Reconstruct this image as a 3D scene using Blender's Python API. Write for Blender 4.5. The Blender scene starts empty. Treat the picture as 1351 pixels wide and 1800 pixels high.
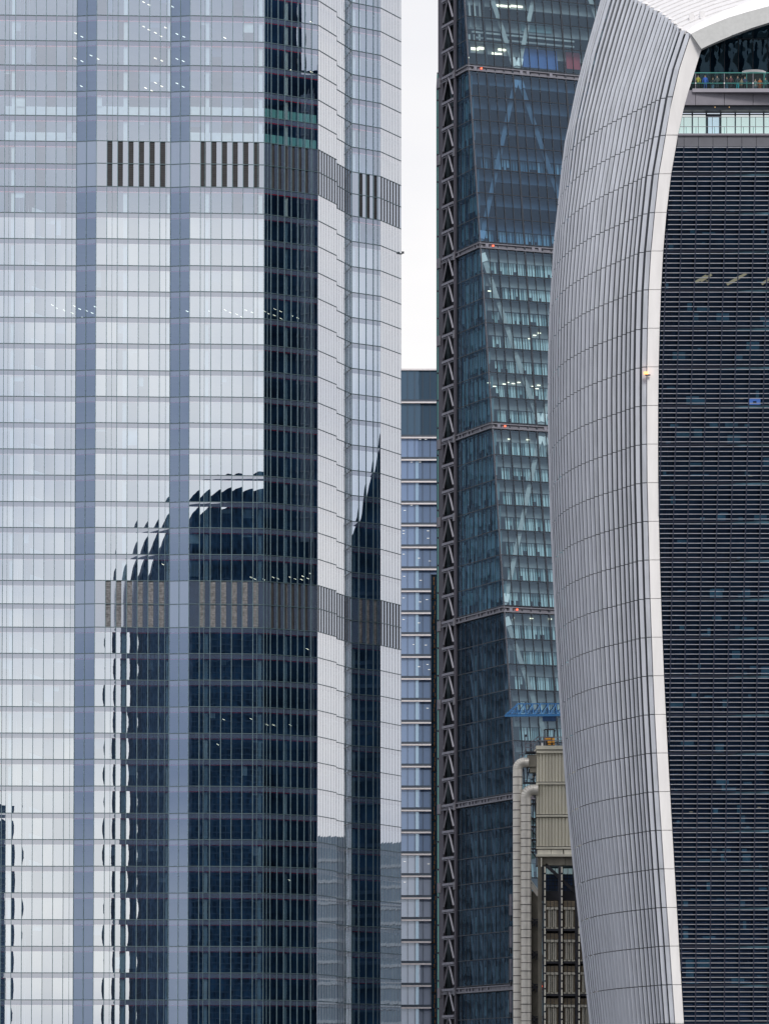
import bpy, bmesh, math, random
from mathutils import Vector, Matrix
R = random.Random(7)
rad = math.radians
# ------------------------------------------------------------------ camera
F, CX, HOR, ZC = 8000.0, 675.5, 1980.0, 40.0
PITCH = rad(3.5); CP, SP, TP = math.cos(PITCH), math.sin(PITCH), math.tan(PITCH)
CYP = HOR - F * TP
sc = bpy.context.scene
col = sc.collection
cam_d = bpy.data.cameras.new('camera'); cam = bpy.data.objects.new('camera', cam_d); col.objects.link(cam)
cam.location = (0, 0, ZC); cam.rotation_euler = (rad(90) + PITCH, 0, 0)
cam_d.sensor_fit = 'HORIZONTAL'; cam_d.sensor_width = 36; cam_d.lens = F / 1351 * 36
cam_d.shift_y = (CYP - 900) / 1351
cam_d.clip_start = 1; cam_d.clip_end = 12000
sc.camera = cam
# ------------------------------------------------------------------ sky
SUN_EL, SUN_AZ = rad(40), rad(170)      # azimuth clockwise from +y
w = bpy.data.worlds.new('World'); sc.world = w; w.use_nodes = True
nt = w.node_tree; nt.nodes.clear(); N = nt.nodes.new; L = nt.links.new
out = N('ShaderNodeOutputWorld'); bg = N('ShaderNodeBackground'); bg.inputs[1].default_value = 0.1
sky = N('ShaderNodeTexSky'); sky.sky_type = 'NISHITA'; sky.sun_disc = False
sky.sun_elevation = SUN_EL; sky.sun_rotation = SUN_AZ; sky.air_density = 1.0; sky.dust_density = 2.0
tc = N('ShaderNodeTexCoord'); mp = N('ShaderNodeMapping'); mp.inputs['Scale'].default_value = (1, 1, 2.6)
nz = N('ShaderNodeTexNoise'); nz.inputs['Scale'].default_value = 3.4; nz.inputs['Detail'].default_value = 5
cr = N('ShaderNodeValToRGB')
cr.color_ramp.elements[0].position = .3; cr.color_ramp.elements[0].color = (5.9, 6.3, 7.4, 1)
cr.color_ramp.elements[1].position = .7; cr.color_ramp.elements[1].color = (9.8, 9.55, 9.4, 1)
mx = N('ShaderNodeMix'); mx.data_type = 'RGBA'; mx.inputs[0].default_value = .93
L(tc.outputs['Generated'], mp.inputs[0]); L(mp.outputs[0], nz.inputs[0]); L(nz.outputs[0], cr.inputs[0])
L(sky.outputs[0], mx.inputs[6]); L(cr.outputs[0], mx.inputs[7]); L(mx.outputs[2], bg.inputs[0]); L(bg.outputs[0], out.inputs[0])
sd = bpy.data.lights.new('sun', 'SUN'); sd.energy = 1.9; sd.angle = rad(14); sd.color = (1, .96, .9)
sun = bpy.data.objects.new('sun', sd); col.objects.link(sun)
dirv = Vector((math.sin(SUN_AZ) * math.cos(SUN_EL), math.cos(SUN_AZ) * math.cos(SUN_EL), math.sin(SUN_EL)))
sun.rotation_euler = dirv.to_track_quat('Z', 'Y').to_euler(); sun.location = (0, 0, 400)
sc.view_settings.view_transform = 'Standard'; sc.view_settings.look = 'None'
sc.view_settings.exposure = 0.14; sc.view_settings.gamma = 1; sc.view_settings.use_curve_mapping = False
sc.cycles.max_bounces = 8; sc.cycles.glossy_bounces = 4; sc.cycles.transparent_max_bounces = 14; sc.cycles.diffuse_bounces = 3
# ------------------------------------------------------------------ helpers
def P(px, py, D):
    a = (px - CX) / F; b = (CYP - py) / F
    y = CP - b * SP; z = SP + b * CP; t = D / y
    return Vector((a * t, D, ZC + z * t))
def XW(px, D): return P(px, 900, D).x
def ZW(py, D=700.): return P(700, py, D).z
def proj(v):
    h = v[2] - ZC; fw = v[1] * CP + h * SP; up = -v[1] * SP + h * CP
    return CX + F * v[0] / fw, CYP - F * up / fw

def mat(name, colr, rough=.6, metal=0., noise=.0, nscale=1.5, emit=None, es=0., spec=.5, streak=False):
    m = bpy.data.materials.new(name); m.use_nodes = True; t = m.node_tree; b = t.nodes['Principled BSDF']
    b.inputs['Roughness'].default_value = rough; b.inputs['Metallic'].default_value = metal
    b.inputs['Specular IOR Level'].default_value = spec
    b.inputs['Base Color'].default_value = (*colr, 1)
    if noise:
        c = t.nodes.new('ShaderNodeTexCoord'); mpn = t.nodes.new('ShaderNodeMapping')
        mpn.inputs['Scale'].default_value = (1, 1, .12) if streak else (1, 1, 1)
        n = t.nodes.new('ShaderNodeTexNoise'); n.inputs['Scale'].default_value = nscale; n.inputs['Detail'].default_value = 6
        r = t.nodes.new('ShaderNodeValToRGB')
        lo = [max(0, x * (1 - noise)) for x in colr]; hi = [min(1, x * (1 + noise)) for x in colr]
        r.color_ramp.elements[0].position = .32; r.color_ramp.elements[0].color = (*lo, 1)
        r.color_ramp.elements[1].position = .68; r.color_ramp.elements[1].color = (*hi, 1)
        t.links.new(c.outputs['Object'], mpn.inputs[0]); t.links.new(mpn.outputs[0], n.inputs[0])
        t.links.new(n.outputs[0], r.inputs[0]); t.links.new(r.outputs[0], b.inputs['Base Color'])
    if emit:
        b.inputs['Emission Color'].default_value = (*emit, 1); b.inputs['Emission Strength'].default_value = es
    return m

def glass(name, refl, tint, gcol=(.9, .95, 1), under=None, ucol=(.2, .2, .25), rough=.004, graze=1.0, bump=0., wob=0.):
    """coated glass: mirror share plus what shows through (or an opaque back colour when under is set)"""
    m = bpy.data.materials.new(name); m.use_nodes = True; t = m.node_tree; t.nodes.clear(); n = t.nodes.new
    o = n('ShaderNodeOutputMaterial'); mxs = n('ShaderNodeMixShader'); g = n('ShaderNodeBsdfGlossy')
    g.inputs['Color'].default_value = (*gcol, 1); g.inputs['Roughness'].default_value = rough
    if under:
        b = n('ShaderNodeBsdfDiffuse'); b.inputs[0].default_value = (*ucol, 1)
    else:
        b = n('ShaderNodeBsdfTransparent'); b.inputs[0].default_value = (*tint, 1)
    lw = n('ShaderNodeLayerWeight'); lw.inputs[0].default_value = .5
    pw = n('ShaderNodeMath'); pw.operation = 'POWER'; pw.inputs[1].default_value = 3.0
    ml = n('ShaderNodeMath'); ml.operation = 'MULTIPLY_ADD'; ml.inputs[1].default_value = (1 - refl) * graze; ml.inputs[2].default_value = refl
    t.links.new(lw.outputs['Facing'], pw.inputs[0]); t.links.new(pw.outputs[0], ml.inputs[0]); t.links.new(ml.outputs[0], mxs.inputs[0])
    t.links.new(b.outputs[0], mxs.inputs[1]); t.links.new(g.outputs[0], mxs.inputs[2]); t.links.new(mxs.outputs[0], o.inputs[0])
    if bump:
        c = n('ShaderNodeTexCoord'); nn = n('ShaderNodeTexNoise'); nn.inputs['Scale'].default_value = wob or 1.2
        nn.inputs['Detail'].default_value = 2
        mpp = n('ShaderNodeMapping'); mpp.inputs['Scale'].default_value = (1, 1, .45)
        bu = n('ShaderNodeBump'); bu.inputs['Strength'].default_value = 1.0; bu.inputs['Distance'].default_value = bump
        t.links.new(c.outputs['Object'], mpp.inputs[0]); t.links.new(mpp.outputs[0], nn.inputs[0])
        t.links.new(nn.outputs[0], bu.inputs['Height']); t.links.new(bu.outputs[0], g.inputs['Normal'])
    return m

class MB:
    def __init__(s): s.v = []; s.f = []
    def poly(s, pts):
        n = len(s.v); s.v += [tuple(p) for p in pts]; s.f.append(tuple(range(n, n + len(pts))))
    def hexa(s, a, b):
        """a: 4 points of one end, b: 4 matching points of the other end"""
        n = len(s.v); s.v += [tuple(p) for p in a] + [tuple(p) for p in b]
        s.f += [(n+3, n+2, n+1, n), (n+4, n+5, n+6, n+7)] + [(n+i, n+(i+1) % 4, n+4+(i+1) % 4, n+4+i) for i in range(4)]
    def box(s, x0, x1, y0, y1, z0, z1):
        s.hexa([(x0, y0, z0), (x1, y0, z0), (x1, y1, z0), (x0, y1, z0)], [(x0, y0, z1), (x1, y0, z1), (x1, y1, z1), (x0, y1, z1)])
    def prism(s, pts, z0, z1):
        n = len(s.v); k = len(pts); s.v += [(p[0], p[1], z0) for p in pts] + [(p[0], p[1], z1) for p in pts]
        s.f += [tuple(range(n + k - 1, n - 1, -1)), tuple(range(n + k, n + 2 * k))] + [(n+i, n+(i+1) % k, n+k+(i+1) % k, n+k+i) for i in range(k)]
    def bar(s, a, b, wd, hd=None, up=Vector((0, 1, 0))):
        a = Vector(a); b = Vector(b); hd = hd or wd; d = (b - a).normalized()
        x = d.cross(up)
        if x.length < 1e-3: x = d.cross(Vector((1, 0, 0)))
        x.normalize(); y = d.cross(x).normalized()
        q = [x*wd/2 + y*hd/2, -x*wd/2 + y*hd/2, -x*wd/2 - y*hd/2, x*wd/2 - y*hd/2]
        s.hexa([a + k for k in q], [b + k for k in q])
    def plate(s, pts, dv):
        """a 4 cornered plate given its front corners and a thickness vector"""
        s.hexa([Vector(p) for p in pts], [Vector(p) + Vector(dv) for p in pts])
    def grid(s, fn, nu, nv):
        n = len(s.v)
        for j in range(nv + 1):
            for i in range(nu + 1): s.v.append(tuple(fn(i / nu, j / nv)))
        for j in range(nv):
            for i in range(nu):
                a = n + j * (nu + 1) + i; s.f.append((a, a + 1, a + nu + 2, a + nu + 1))
    def build(s, name, m, parent=None, kind=None, smooth=False, origin=None, label=None):
        me = bpy.data.meshes.new(name)
        pl = Vector((0, 0, 0)); q_ = parent
        while q_: pl += Vector(q_.location); q_ = q_.parent
        if origin is None: origin = pl
        origin = Vector(origin)
        me.from_pydata([(a - origin.x, b - origin.y, c - origin.z) for a, b, c in s.v], [], s.f); me.update()
        if smooth: me.polygons.foreach_set('use_smooth', [True] * len(me.polygons))
        me.materials.append(m); o = bpy.data.objects.new(name, me); col.objects.link(o)
        if parent: o.parent = parent
        o.location = origin - pl if parent else origin
        if kind: o['kind'] = kind
        if label: o['label'] = label
        return o
def fixn(o):
    bm = bmesh.new(); bm.from_mesh(o.data); bmesh.ops.recalc_face_normals(bm, faces=bm.faces); bm.to_mesh(o.data); bm.free(); return o
def thing(name, label, cat, loc, group=None):
    o = bpy.data.objects.new(name, None); col.objects.link(o); o.location = loc; o['label'] = label; o['category'] = cat
    o.empty_display_size = 2
    if group: o['group'] = group
    return o
def part_copy(src, parent, loc):
    o = src.copy(); col.objects.link(o); o.parent = parent; o.location = Vector(loc) - Vector(parent.location); return o
def lerp(tab, x):
    if x <= tab[0][0]: i = 0
    elif x >= tab[-1][0]: i = len(tab) - 2
    else: i = max(k for k in range(len(tab) - 1) if tab[k][0] <= x)
    (a, b), (c, d) = tab[i], tab[i + 1]
    return b + (d - b) * (x - a) / (c - a)

class Panes:
    """collects pane corners (bl, br, tr, tl); the largest become objects of their own, the rest one joined mesh per material"""
    def __init__(s): s.l = []
    def add(s, q, m, sag=.0016, tilt=.0006, pri=None):
        q = [Vector(p) for p in q]
        c = sum(q, Vector()) / len(q); px, py = proj(c)
        vis = -12 < px < 1363 and -12 < py < 1812
        ar = abs((proj(q[1])[0] - proj(q[0])[0]) * (proj(q[-1])[1] - proj(q[0])[1]))
        s.l.append(((ar if vis else 0) if pri is None else pri * vis, q, m, sag, tilt, vis))
    def mesh_into(s, mb, q, sag, tilt):
        n = (q[1] - q[0]).cross(q[-1] - q[0]).normalized()
        if len(q) != 4 or sag == 0:
            mb.poly(q); return
        ta, tb = R.uniform(-tilt, tilt), R.uniform(-tilt, tilt)
        wd = (q[1] - q[0]).length; ht = (q[3] - q[0]).length; sg = sag * R.uniform(.7, 1.25); ax = R.uniform(-.12, .12)
        def fn(u, v):
            p = (q[0] * (1-u) + q[1] * u) * (1-v) + (q[3] * (1-u) + q[2] * u) * v
            uu = u + ax * u * (1 - u)
            b = (1 - (2*uu-1)**2) * (1 - (2*v-1)**4 * .55) * sg + sg * .9 * (1 - (2*v-1)**2) + ta * (u-.5) * wd + tb * (v-.5) * ht
            return p + n * b
        mb.grid(fn, 5, 5)
    def build(s, parent, name='window_pane', restname='window_glazing', most=296):
        s.l.sort(key=lambda a: -a[0]); rest = {}
        for k, (pr, q, m, sag, tilt, vis) in enumerate(s.l):
            if k < most and pr > 0:
                mb = MB(); s.mesh_into(mb, q, sag, tilt); mb.build(name, m, parent, smooth=True, origin=sum(q, Vector()) / len(q))
            else:
                s.mesh_into(rest.setdefault(m.name, (m, MB()))[1], q, sag, tilt)
        for m, mb in rest.values(): mb.build(restname, m, parent, kind='stuff', smooth=True)
def clip(poly, fn):
    """keep the part of a polygon where fn(p) >= 0 (fn linear)"""
    o = []
    for i, p in enumerate(poly):
        q = poly[(i + 1) % len(poly)]; a, b = fn(p), fn(q)
        if a >= 0: o.append(p)
        if a * b < 0:
            t = a / (a - b); o.append(p + (q - p) * t)
    return o
# ------------------------------------------------------------------ materials
M = {}
M['asphalt'] = mat('asphalt', (.05, .05, .052), .9, noise=.3, nscale=.4)
M['mull'] = mat('mullion_metal', (.13, .2, .23), .4, .3, noise=.15)
M['mull_dark'] = mat('dark_metal', (.025, .032, .045), .45, .3, noise=.2)
M['trans'] = mat('floor_edge_metal', (.09, .14, .16), .4, .3, noise=.1)
M['red'] = mat('red_trim', (.75, .02, .06), .5)
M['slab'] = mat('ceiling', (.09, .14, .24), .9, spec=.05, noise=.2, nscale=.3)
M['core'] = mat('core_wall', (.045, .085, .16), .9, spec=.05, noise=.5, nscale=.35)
M['column'] = mat('white_column', (.9, .93, .92), .6, noise=.03)
M['blindw'] = mat('white_blind', (.86, .9, .9), .7, noise=.08, nscale=.8)
M['clad'] = mat('cladding', (.36, .40, .46), .35, .1, noise=.05)
M['louv_d'] = mat('louvre_dark', (.035, .035, .04), .6, noise=.2)
M['louv_b'] = mat('louvre_brown', (.2, .2, .21), .6, noise=.4, nscale=2.5)
M['light'] = mat('ceiling_lamp', (.9, .8, .6), emit=(1, .86, .62), es=3.4)
M['g_main'] = glass('tower_glass', .73, (.66, .87, 1), (.83, .91, 1.0))
M['g_top'] = glass('tower_glass_upper', .56, (.85, .97, 1), (.74, .84, .98))
M['g_fin'] = glass('tower_glass_bluesky', .38, (.46, .64, .82), (.60, .75, 1.0))  # bluer and duller: stands in for the darker sky these folds reflect
M['g_side'] = glass('tower_glass_side', .66, (.8, .95, .96), (.93, .95, .98))
M['g_m2'] = glass('tower_glass_a', .68, (.72, .9, 1), (.82, .90, .99))
M['g_m3'] = glass('tower_glass_b', .77, (.66, .87, 1), (.85, .925, 1.0))
M['g_t2'] = glass('tower_glass_upper_a', .50, (.85, .97, 1), (.76, .84, .96))
M['sp'] = glass('spandrel_glass', .48, (1, 1, 1), (.78, .83, .92), under=True, ucol=(.09, .115, .175))
M['sp_side'] = glass('spandrel_side', .62, (1, 1, 1), (.91, .92, .95), under=True, ucol=(.25, .25, .27))
M['sp_top'] = glass('spandrel_glass_upper', .36, (1, 1, 1), (.8, .84, .96), under=True, ucol=(.09, .115, .18))
M['sp_fin'] = glass('spandrel_glass_bluesky', .3, (1, 1, 1), (.7, .8, 1.0), under=True, ucol=(.10, .13, .2))  # the same reflected-sky blue put into the fold spandrels
M['cladg'] = glass('cladding_glass', .5, (1, 1, 1), (.8, .86, .95), under=True, ucol=(.11, .14, .2), rough=.03)
M['cladf'] = glass('cladding_glass_dull', .34, (1, 1, 1), (.72, .82, .98), under=True, ucol=(.14, .18, .25), rough=.05)
# ------------------------------------------------------------------ ground
g = MB(); g.grid(lambda u, v: (-3000 + 6000*u, -3000 + 6000*v, 0), 8, 8)
g = g.build('ground', M['asphalt'], kind='structure')
# ================================================================== 1. faceted glass tower on the left
def tower_left():
    T = thing('glass_tower', 'tallest pale faceted glass tower filling the left half, mirroring a dark curved tower', 'skyscraper', (-30, 710, 0))
    px0, D0 = 5, 698.9
    tA = .0575
    pl = [(-45, None), (5, 698.8)]
    # facets: name, px0, D0, px1, D1, panes, style
    def run(px, D, px1, slope):   # end depth from a plan angle
        a = XW(px, D)
        d = D
        for _ in range(4): d = D + (XW(px1, d) - a) * math.tan(slope)
        return d
    fs = []
    D_A1 = run(5, 698.8, 132, .060)
    D_B1 = run(132, D_A1, 167, -.21)
    D_C1 = run(167, D_B1, 298, .0875)
    D_D1 = run(298, D_C1, 332, -.21)
    D_E1 = run(332, D_D1, 463.5, .0875)
    off = 700 - D_E1
    fs.append(('Z', -60, 698.8 + off - .3, 5, 698.8 + off, 4, 'm'))
    fs.append(('A', 5, 698.8 + off, 132, D_A1 + off, 7, 'm'))
    fs.append(('B', 132, D_A1 + off, 167, D_B1 + off, 2, 'f'))
    fs.append(('C', 167, D_B1 + off, 298, D_C1 + off, 7, 'm'))
    fs.append(('D', 298, D_C1 + off, 332, D_D1 + off, 2, 'f'))
    fs.append(('E', 332, D_D1 + off, 463.5, 700, 7, 'm'))
    fs.append(('F', 463.5, 700, 558.5, 705.2, 8, 'm'))
    fs.append(('G', 558.5, 705.1, 591, 712.6, 7, 's'))
    fs.append(('K', 590.6, 712.6, 591.2, 715.4, 1, 'f'))
    fs.append(('J', 591.2, 715.4, 617.5, 721.7, 6, 's'))
    fs.append(('H', 617.5, 721.7, 668.5, 725.3, 4, 'm'))
    fs.append(('I', 668.5, 725.3, 704.5, 732.4, 7, 's'))
    ys = [-14, 29.5, 73.5, 117, 162, 205, 250, 289.5, 330, 376, 421.7, 468.5, 514, 560, 606, 652.5, 698.7, 745, 791, 836.5, 883.4,
          929, 975.7, 1022, 1063, 1104, 1150, 1196.6, 1243.5, 1290, 1336, 1383, 1430.6, 1476.8, 1523.7, 1570.6, 1617.5, 1664.4, 1711, 1758.5, 1806]
    z = [ZW(y) for y in ys]
    while len([1 for a in z if a > ZW(-14) + .1]) < 6: z.insert(0, z[0] + 3.85)
    top_extra = 6
    while z[-1] > 6: z.append(z[-1] - 4.1)
    z[-1] = 0.02
    zone = {6 + top_extra, 7 + top_extra, 23 + top_extra, 24 + top_extra}
    Z330 = ZW(331)
    def pt(f, u, zz, o=0.):
        x0, x1 = XW(f[1], f[2]), XW(f[3], f[4])
        a = Vector((x0, f[2], 0)); b = Vector((x1, f[4], 0)); d = (b - a).normalized(); n = Vector((d.y, -d.x, 0))
        p = a.lerp(b, u) + n * o; return Vector((p.x, p.y, zz))
    panes = Panes(); span = Panes(); SPH = .78
    lou = MB(); loub = MB(); clads = []
    mul_id = []
    for f in fs:
        nm, n, st = f[0], f[5], f[6]
        for j in range(len(z) - 1):
            zt, zb = z[j], z[j + 1]; up = zt > Z330
            zn = j in zone and nm not in 'ZA' and not (nm == 'B' and 0)
            for k in range(n):
                u0, u1 = k / n, (k + 1) / n
                if zn:
                    second = j > 20 + top_extra
                    has = (nm in 'CE' and 0 < k < n) or (nm in 'GJI') or (nm == 'H' and 0 < k) or (nm == 'F' and 1 <= k <= 6)
                    if nm == 'K': has = False
                    cm = M['cladf'] if nm in 'BD' else M['cladg']
                    if not has:
                        clads.append(([pt(f, u0, zb), pt(f, u1, zb), pt(f, u1, zt), pt(f, u0, zt)], cm))
                    else:
                        um = (u0 + u1) / 2
                        # dark louvre half then pale panel half
                        clads.append(([pt(f, um, zb), pt(f, u1, zb), pt(f, u1, zt), pt(f, um, zt)], cm))
                        tgt = loub if (second and nm in 'CEH') else lou
                        oo = .02 if nm in 'GJI' else -.12
                        tgt.plate([pt(f, u0, zb + .06, oo), pt(f, um, zb + .06, oo), pt(f, um, zt - .06, oo), pt(f, u0, zt - .06, oo)], pt(f, 0, 0, -.3) - pt(f, 0, 0, -.1))
                        if nm in 'CEH':
                            for q in range(9):
                                zz = zb + .3 + q * (zt - zb - .5) / 9
                                tgt.plate([pt(f, u0, zz, -.04), pt(f, um, zz, -.04), pt(f, um, zz + .12, -.04), pt(f, u0, zz + .12, -.04)], pt(f, 0, 0, -.1) - pt(f, 0, 0, -.03))
                    continue
                if nm == 'A' and j in zone: pass
                gm = {'f': M['g_fin'], 's': M['g_side'], 'm': M['g_top'] if up else M['g_main']}[st]
                sm = {'f': M['sp_fin'], 's': M['sp_side'], 'm': M['sp_top'] if up else M['sp']}[st]
                rv = R.random()
                if st == 'm': gm = (M['g_t2'] if rv < .25 else gm) if up else (M['g_m2'] if rv < .2 else M['g_m3'] if rv < .35 else gm)
                zs = zt - SPH
                panes.add([pt(f, u0, zb), pt(f, u1, zb), pt(f, u1, zs), pt(f, u0, zs)], gm, sag=.0026, tilt=.0008)
                span.add([pt(f, u0, zs), pt(f, u1, zs), pt(f, u1, zt), pt(f, u0, zt)], sm, sag=.0008, tilt=.0005)
    # mullions: full height, one object each
    for f in fs:
        nm, n = f[0], f[5]
        if nm in 'K': continue
        for k in range(n + 1):
            if k == n and nm in 'ZABCDEFJH' : continue
            u = k / n; mb = MB(); wd = .045 if nm in 'GJI' else .05
            d = (pt(f, 1, 0) - pt(f, 0, 0)).normalized(); nn = Vector((d.y, -d.x, 0)); c = pt(f, u, 0)
            pr_ = .02 if nm in 'GJI' else .09; wd = .03 if nm in 'GJI' else wd
            mb.prism([c + d*wd + nn*-.03, c - d*wd + nn*-.03, c - d*wd + nn*pr_, c + d*wd + nn*pr_], 0, z[0])
            fixn(mb.build('mullion', M['mull'] if nm not in 'GJI' else M['clad'], T))
    # extra close-set mullions beside the folds
    for nm, u in (('C', .215), ('C', .94), ('E', .2), ('E', .91), ('A', .06), ('A', .94), ('H', .9), ('F', .06)):
        f = [a for a in fs if a[0] == nm][0]; d = (pt(f, 1, 0) - pt(f, 0, 0)).normalized(); nn = Vector((d.y, -d.x, 0)); c = pt(f, u, 0)
        mb = MB(); mb.prism([c + d*.03, c - d*.03, c - d*.03 + nn*.07, c + d*.03 + nn*.07], 0, z[0]); fixn(mb.build('mullion', M['mull'], T))
    # floor lines, red trims, slabs
    inner = []
    for f in fs:
        if f[0] != 'K':
            inner.append(pt(f, .03, 0, -.35)); inner.append(pt(f, .97, 0, -.35))
    back = [Vector((inner[-1].x - 4, 748, 0)), Vector((inner[0].x, 748, 0))]
    for j in range(len(z)):
        mb = MB(); rb = MB()
        for f in fs:
            a, b = pt(f, 0, 0), pt(f, 1, 0); d = (b - a).normalized(); nn = Vector((d.y, -d.x, 0))
            hh = .055 if f[0] not in 'GJI' else .05
            mb.prism([a + nn*-.02, b + nn*-.02, b + nn*.075, a + nn*.075], z[j] - hh, z[j] + hh)
            if (j not in zone or f[0] in 'ZA') and f[0] not in 'GJIK':
                rb.prism([a + nn*-.06, b + nn*-.06, b + nn*-.03, a + nn*-.03], z[j] - SPH - .15, z[j] - SPH - .01)
        fixn(mb.build('floor_line', M['trans'], T))
        if j < len(z) - 1: fixn(rb.build('red_trim', M['red'], T))
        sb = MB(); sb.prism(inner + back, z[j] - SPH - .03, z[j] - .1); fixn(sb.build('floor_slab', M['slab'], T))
    for q, m in clads: panes.add(q, m, sag=.0007, tilt=.0003)
    panes.build(T, most=296)
    span.build(T, 'spandrel_panel', 'spandrel_panels', most=0)
    lou.build('louvre_strip', M['louv_d'], T, kind='stuff'); loub.build('louvre_strip', M['louv_b'], T, kind='stuff')
    # core, columns
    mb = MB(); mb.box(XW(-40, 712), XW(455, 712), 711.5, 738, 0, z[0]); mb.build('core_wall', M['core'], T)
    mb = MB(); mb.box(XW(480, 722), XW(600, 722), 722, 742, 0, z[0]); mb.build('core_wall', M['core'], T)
    def column(nm, u, wd, o=-.32):
        f = [a for a in fs if a[0] == nm][0]; c = pt(f, u, 0, o); d = (pt(f, 1, 0) - pt(f, 0, 0)).normalized() * wd; nn = Vector((d.y, -d.x, 0))
        mb = MB(); mb.prism([c - d - nn*.5, c + d - nn*.5, c + d + nn*.15, c - d + nn*.15], 0, z[0] - .5); fixn(mb.build('column', M['column'], T))
    for a in (('A', .12, .3), ('C', .39, .3), ('C', .975, .16), ('E', .235, .28), ('E', .95, .28), ('F', .42, .3),
              ('H', .12, .25), ('H', .3, .2), ('J', .4, .2), ('G', .8, .16), ('I', .2, .16)):
        column(*a)
    for u in (.2, .26, .33, .42): column('A', u, .07, -3.0)
    for u in (.3, .5, .62, .8): column('G', u, .06, -.6)
    # pale blinds in the two plant-view floors
    for j, (a, b) in ((4 + top_extra, (0, 1)), (5 + top_extra, (0, .85))):
        for nm in 'ACEF':
            f = [q for q in fs if q[0] == nm][0]
            mb = MB()
            for k in range(f[5]):
                if nm == 'C' and j == 5 + top_extra: continue
                u0, u1 = (k + .06) / f[5], (k + .94) / f[5]
                mb.plate([pt(f, u0, z[j+1] + .1, -.5), pt(f, u1, z[j+1] + .1, -.5), pt(f, u1, z[j+1] + 1.5, -.5), pt(f, u0, z[j+1] + 1.5, -.5)], (0, .05, 0))
            if mb.f: mb.build('window_blind', M['blindw'] if nm != 'F' else M['blindt'], T, kind='stuff')
    f = [q for q in fs if q[0] == 'A'][0]
    for j in range(8 + top_extra, 34 + top_extra):
        if j in zone: continue
        mb = MB(); y0 = z[j+1] + .1
        mb.plate([pt(f, .38, y0, -1.2), pt(f, .62, y0, -1.2), pt(f, .55, y0 + .35, -1.2), pt(f, .38, y0 + 1.0, -1.2)], (0, .05, 0))
        mb.build('window_blind', M['blindw'], T)
    for k in range(150):
        f = [q for q in fs if q[0] == R.choice('AACCEEH')]
        if not f: continue
        f = f[0]; j = R.randrange(top_extra, 38 + top_extra); c = R.randrange(f[5])
        if j in zone: continue
        u0, u1 = (c + .05) / f[5], (c + R.choice((.5, .95, .95))) / f[5]; h_ = R.choice((.5, .9, 1.6, 2.6)); zt_ = z[j] - SPH - .05; zb_ = max(z[j+1] + .1, zt_ - h_)
        mb = MB(); mb.plate([pt(f, u0, zb_, -.3), pt(f, u1, zb_, -.3), pt(f, u1, zt_, -.3), pt(f, u0, zt_, -.3)], (0, .04, 0)); mb.build('window_blind', R.choice((M['blindw'], M['slab'], M['clad'])), T)
    # ceiling lamps
    for (x, y) in [(252,3),(262,8),(291,4),(303,11),(252,46),(262,52),(273,57),(283,63),(291,48),(311,59),(323,64),(133,58),(144,64),(395,66),
                   (132,102),(144,107),(160,97),(172,103),(273,102),(284,106),(311,103),(322,107),(143,151),(273,145),(284,151),(256,154),(267,159),(311,146),(322,152),
                   (92,536),(99,541),(113,545),(127,550),(140,543),(131,538),(152,546),(162,550),(146,558),(167,539),(329,547),(367,546),(396,545),(404,549),(416,552),(425,557),(432,545),(443,549),
                   (465,547),(472,551),(483,543),(493,547),(471,561),(494,560),(513,555),(523,559),(482,554),
                   (441,1015),(448,1018),(464,1019),(480,1015),(488,1017),(510,1015),(519,1018),(530,1019),(541,1017),(532,1013),(545,1008),(393,1265),(441,1264),(469,1274),(481,1275),(510,1275),(383,1309),(509,1548),(540,1141),
                   (547,38),(547,126),(512,123),(286,992)]:
        D = 702.5 if x < 463 else 707.5
        a = P(x - 2.2, y - 1.1, D); b = P(x + 2.2, y + 1.1, D); mb = MB(); mb.bar(a, b, .09, .09); mb.build('ceiling_lamp', M['light'], T)
    mb = MB(); f = fs[-1]; c = pt(f, 1, ZW(446, 732)); mb.box(c.x + .02, c.x + .18, c.y - .4, c.y + .1, c.z, c.z + .12); mb.box(c.x + .1, c.x + .5, c.y - .5, c.y - .2, c.z + .06, c.z + .4)
    mb.build('floodlight', M['mull_dark'], T)
    # roof slab and back walls
    mb = MB(); mb.prism(inner + back, z[0] - .05, z[0] + .5); fixn(mb.build('roof', M['clad'], T))
    mb = MB(); mb.box(back[1].x, back[0].x, 748.02, 748.5, 0, z[0]); mb.build('rear_wall', M['mull_dark'], T)
    e_ = pt(fs[-1], 1, 0); mb = MB(); mb.prism([e_, Vector((e_.x - .4, e_.y, 0)), Vector((e_.x - 2.4, 748, 0)), Vector((e_.x - 2.0, 748, 0))], 0, z[0]); fixn(mb.build('side_wall', M['mull_dark'], T))
    H_ = [a for a in fs if a[0] == 'H'][0]; mb = MB(); mb.prism([pt(H_, .25, 0, -1.6), pt(H_, .97, 0, -1.8), pt(fs[-1], .2, 0, -1.5), pt(fs[-1], .93, 0, -1.5), Vector((e_.x - 4, 747, 0)), Vector((pt(H_, 0, 0).x, 747, 0))], 0, z[0] - .5); fixn(mb.build('core_wall', M['core'], T))
M['blindt'] = mat('teal_blind', (.25, .5, .48), .7, emit=(.16, .5, .45), es=.18)  # faint glow put into the blind colour
tower_left()
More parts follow.
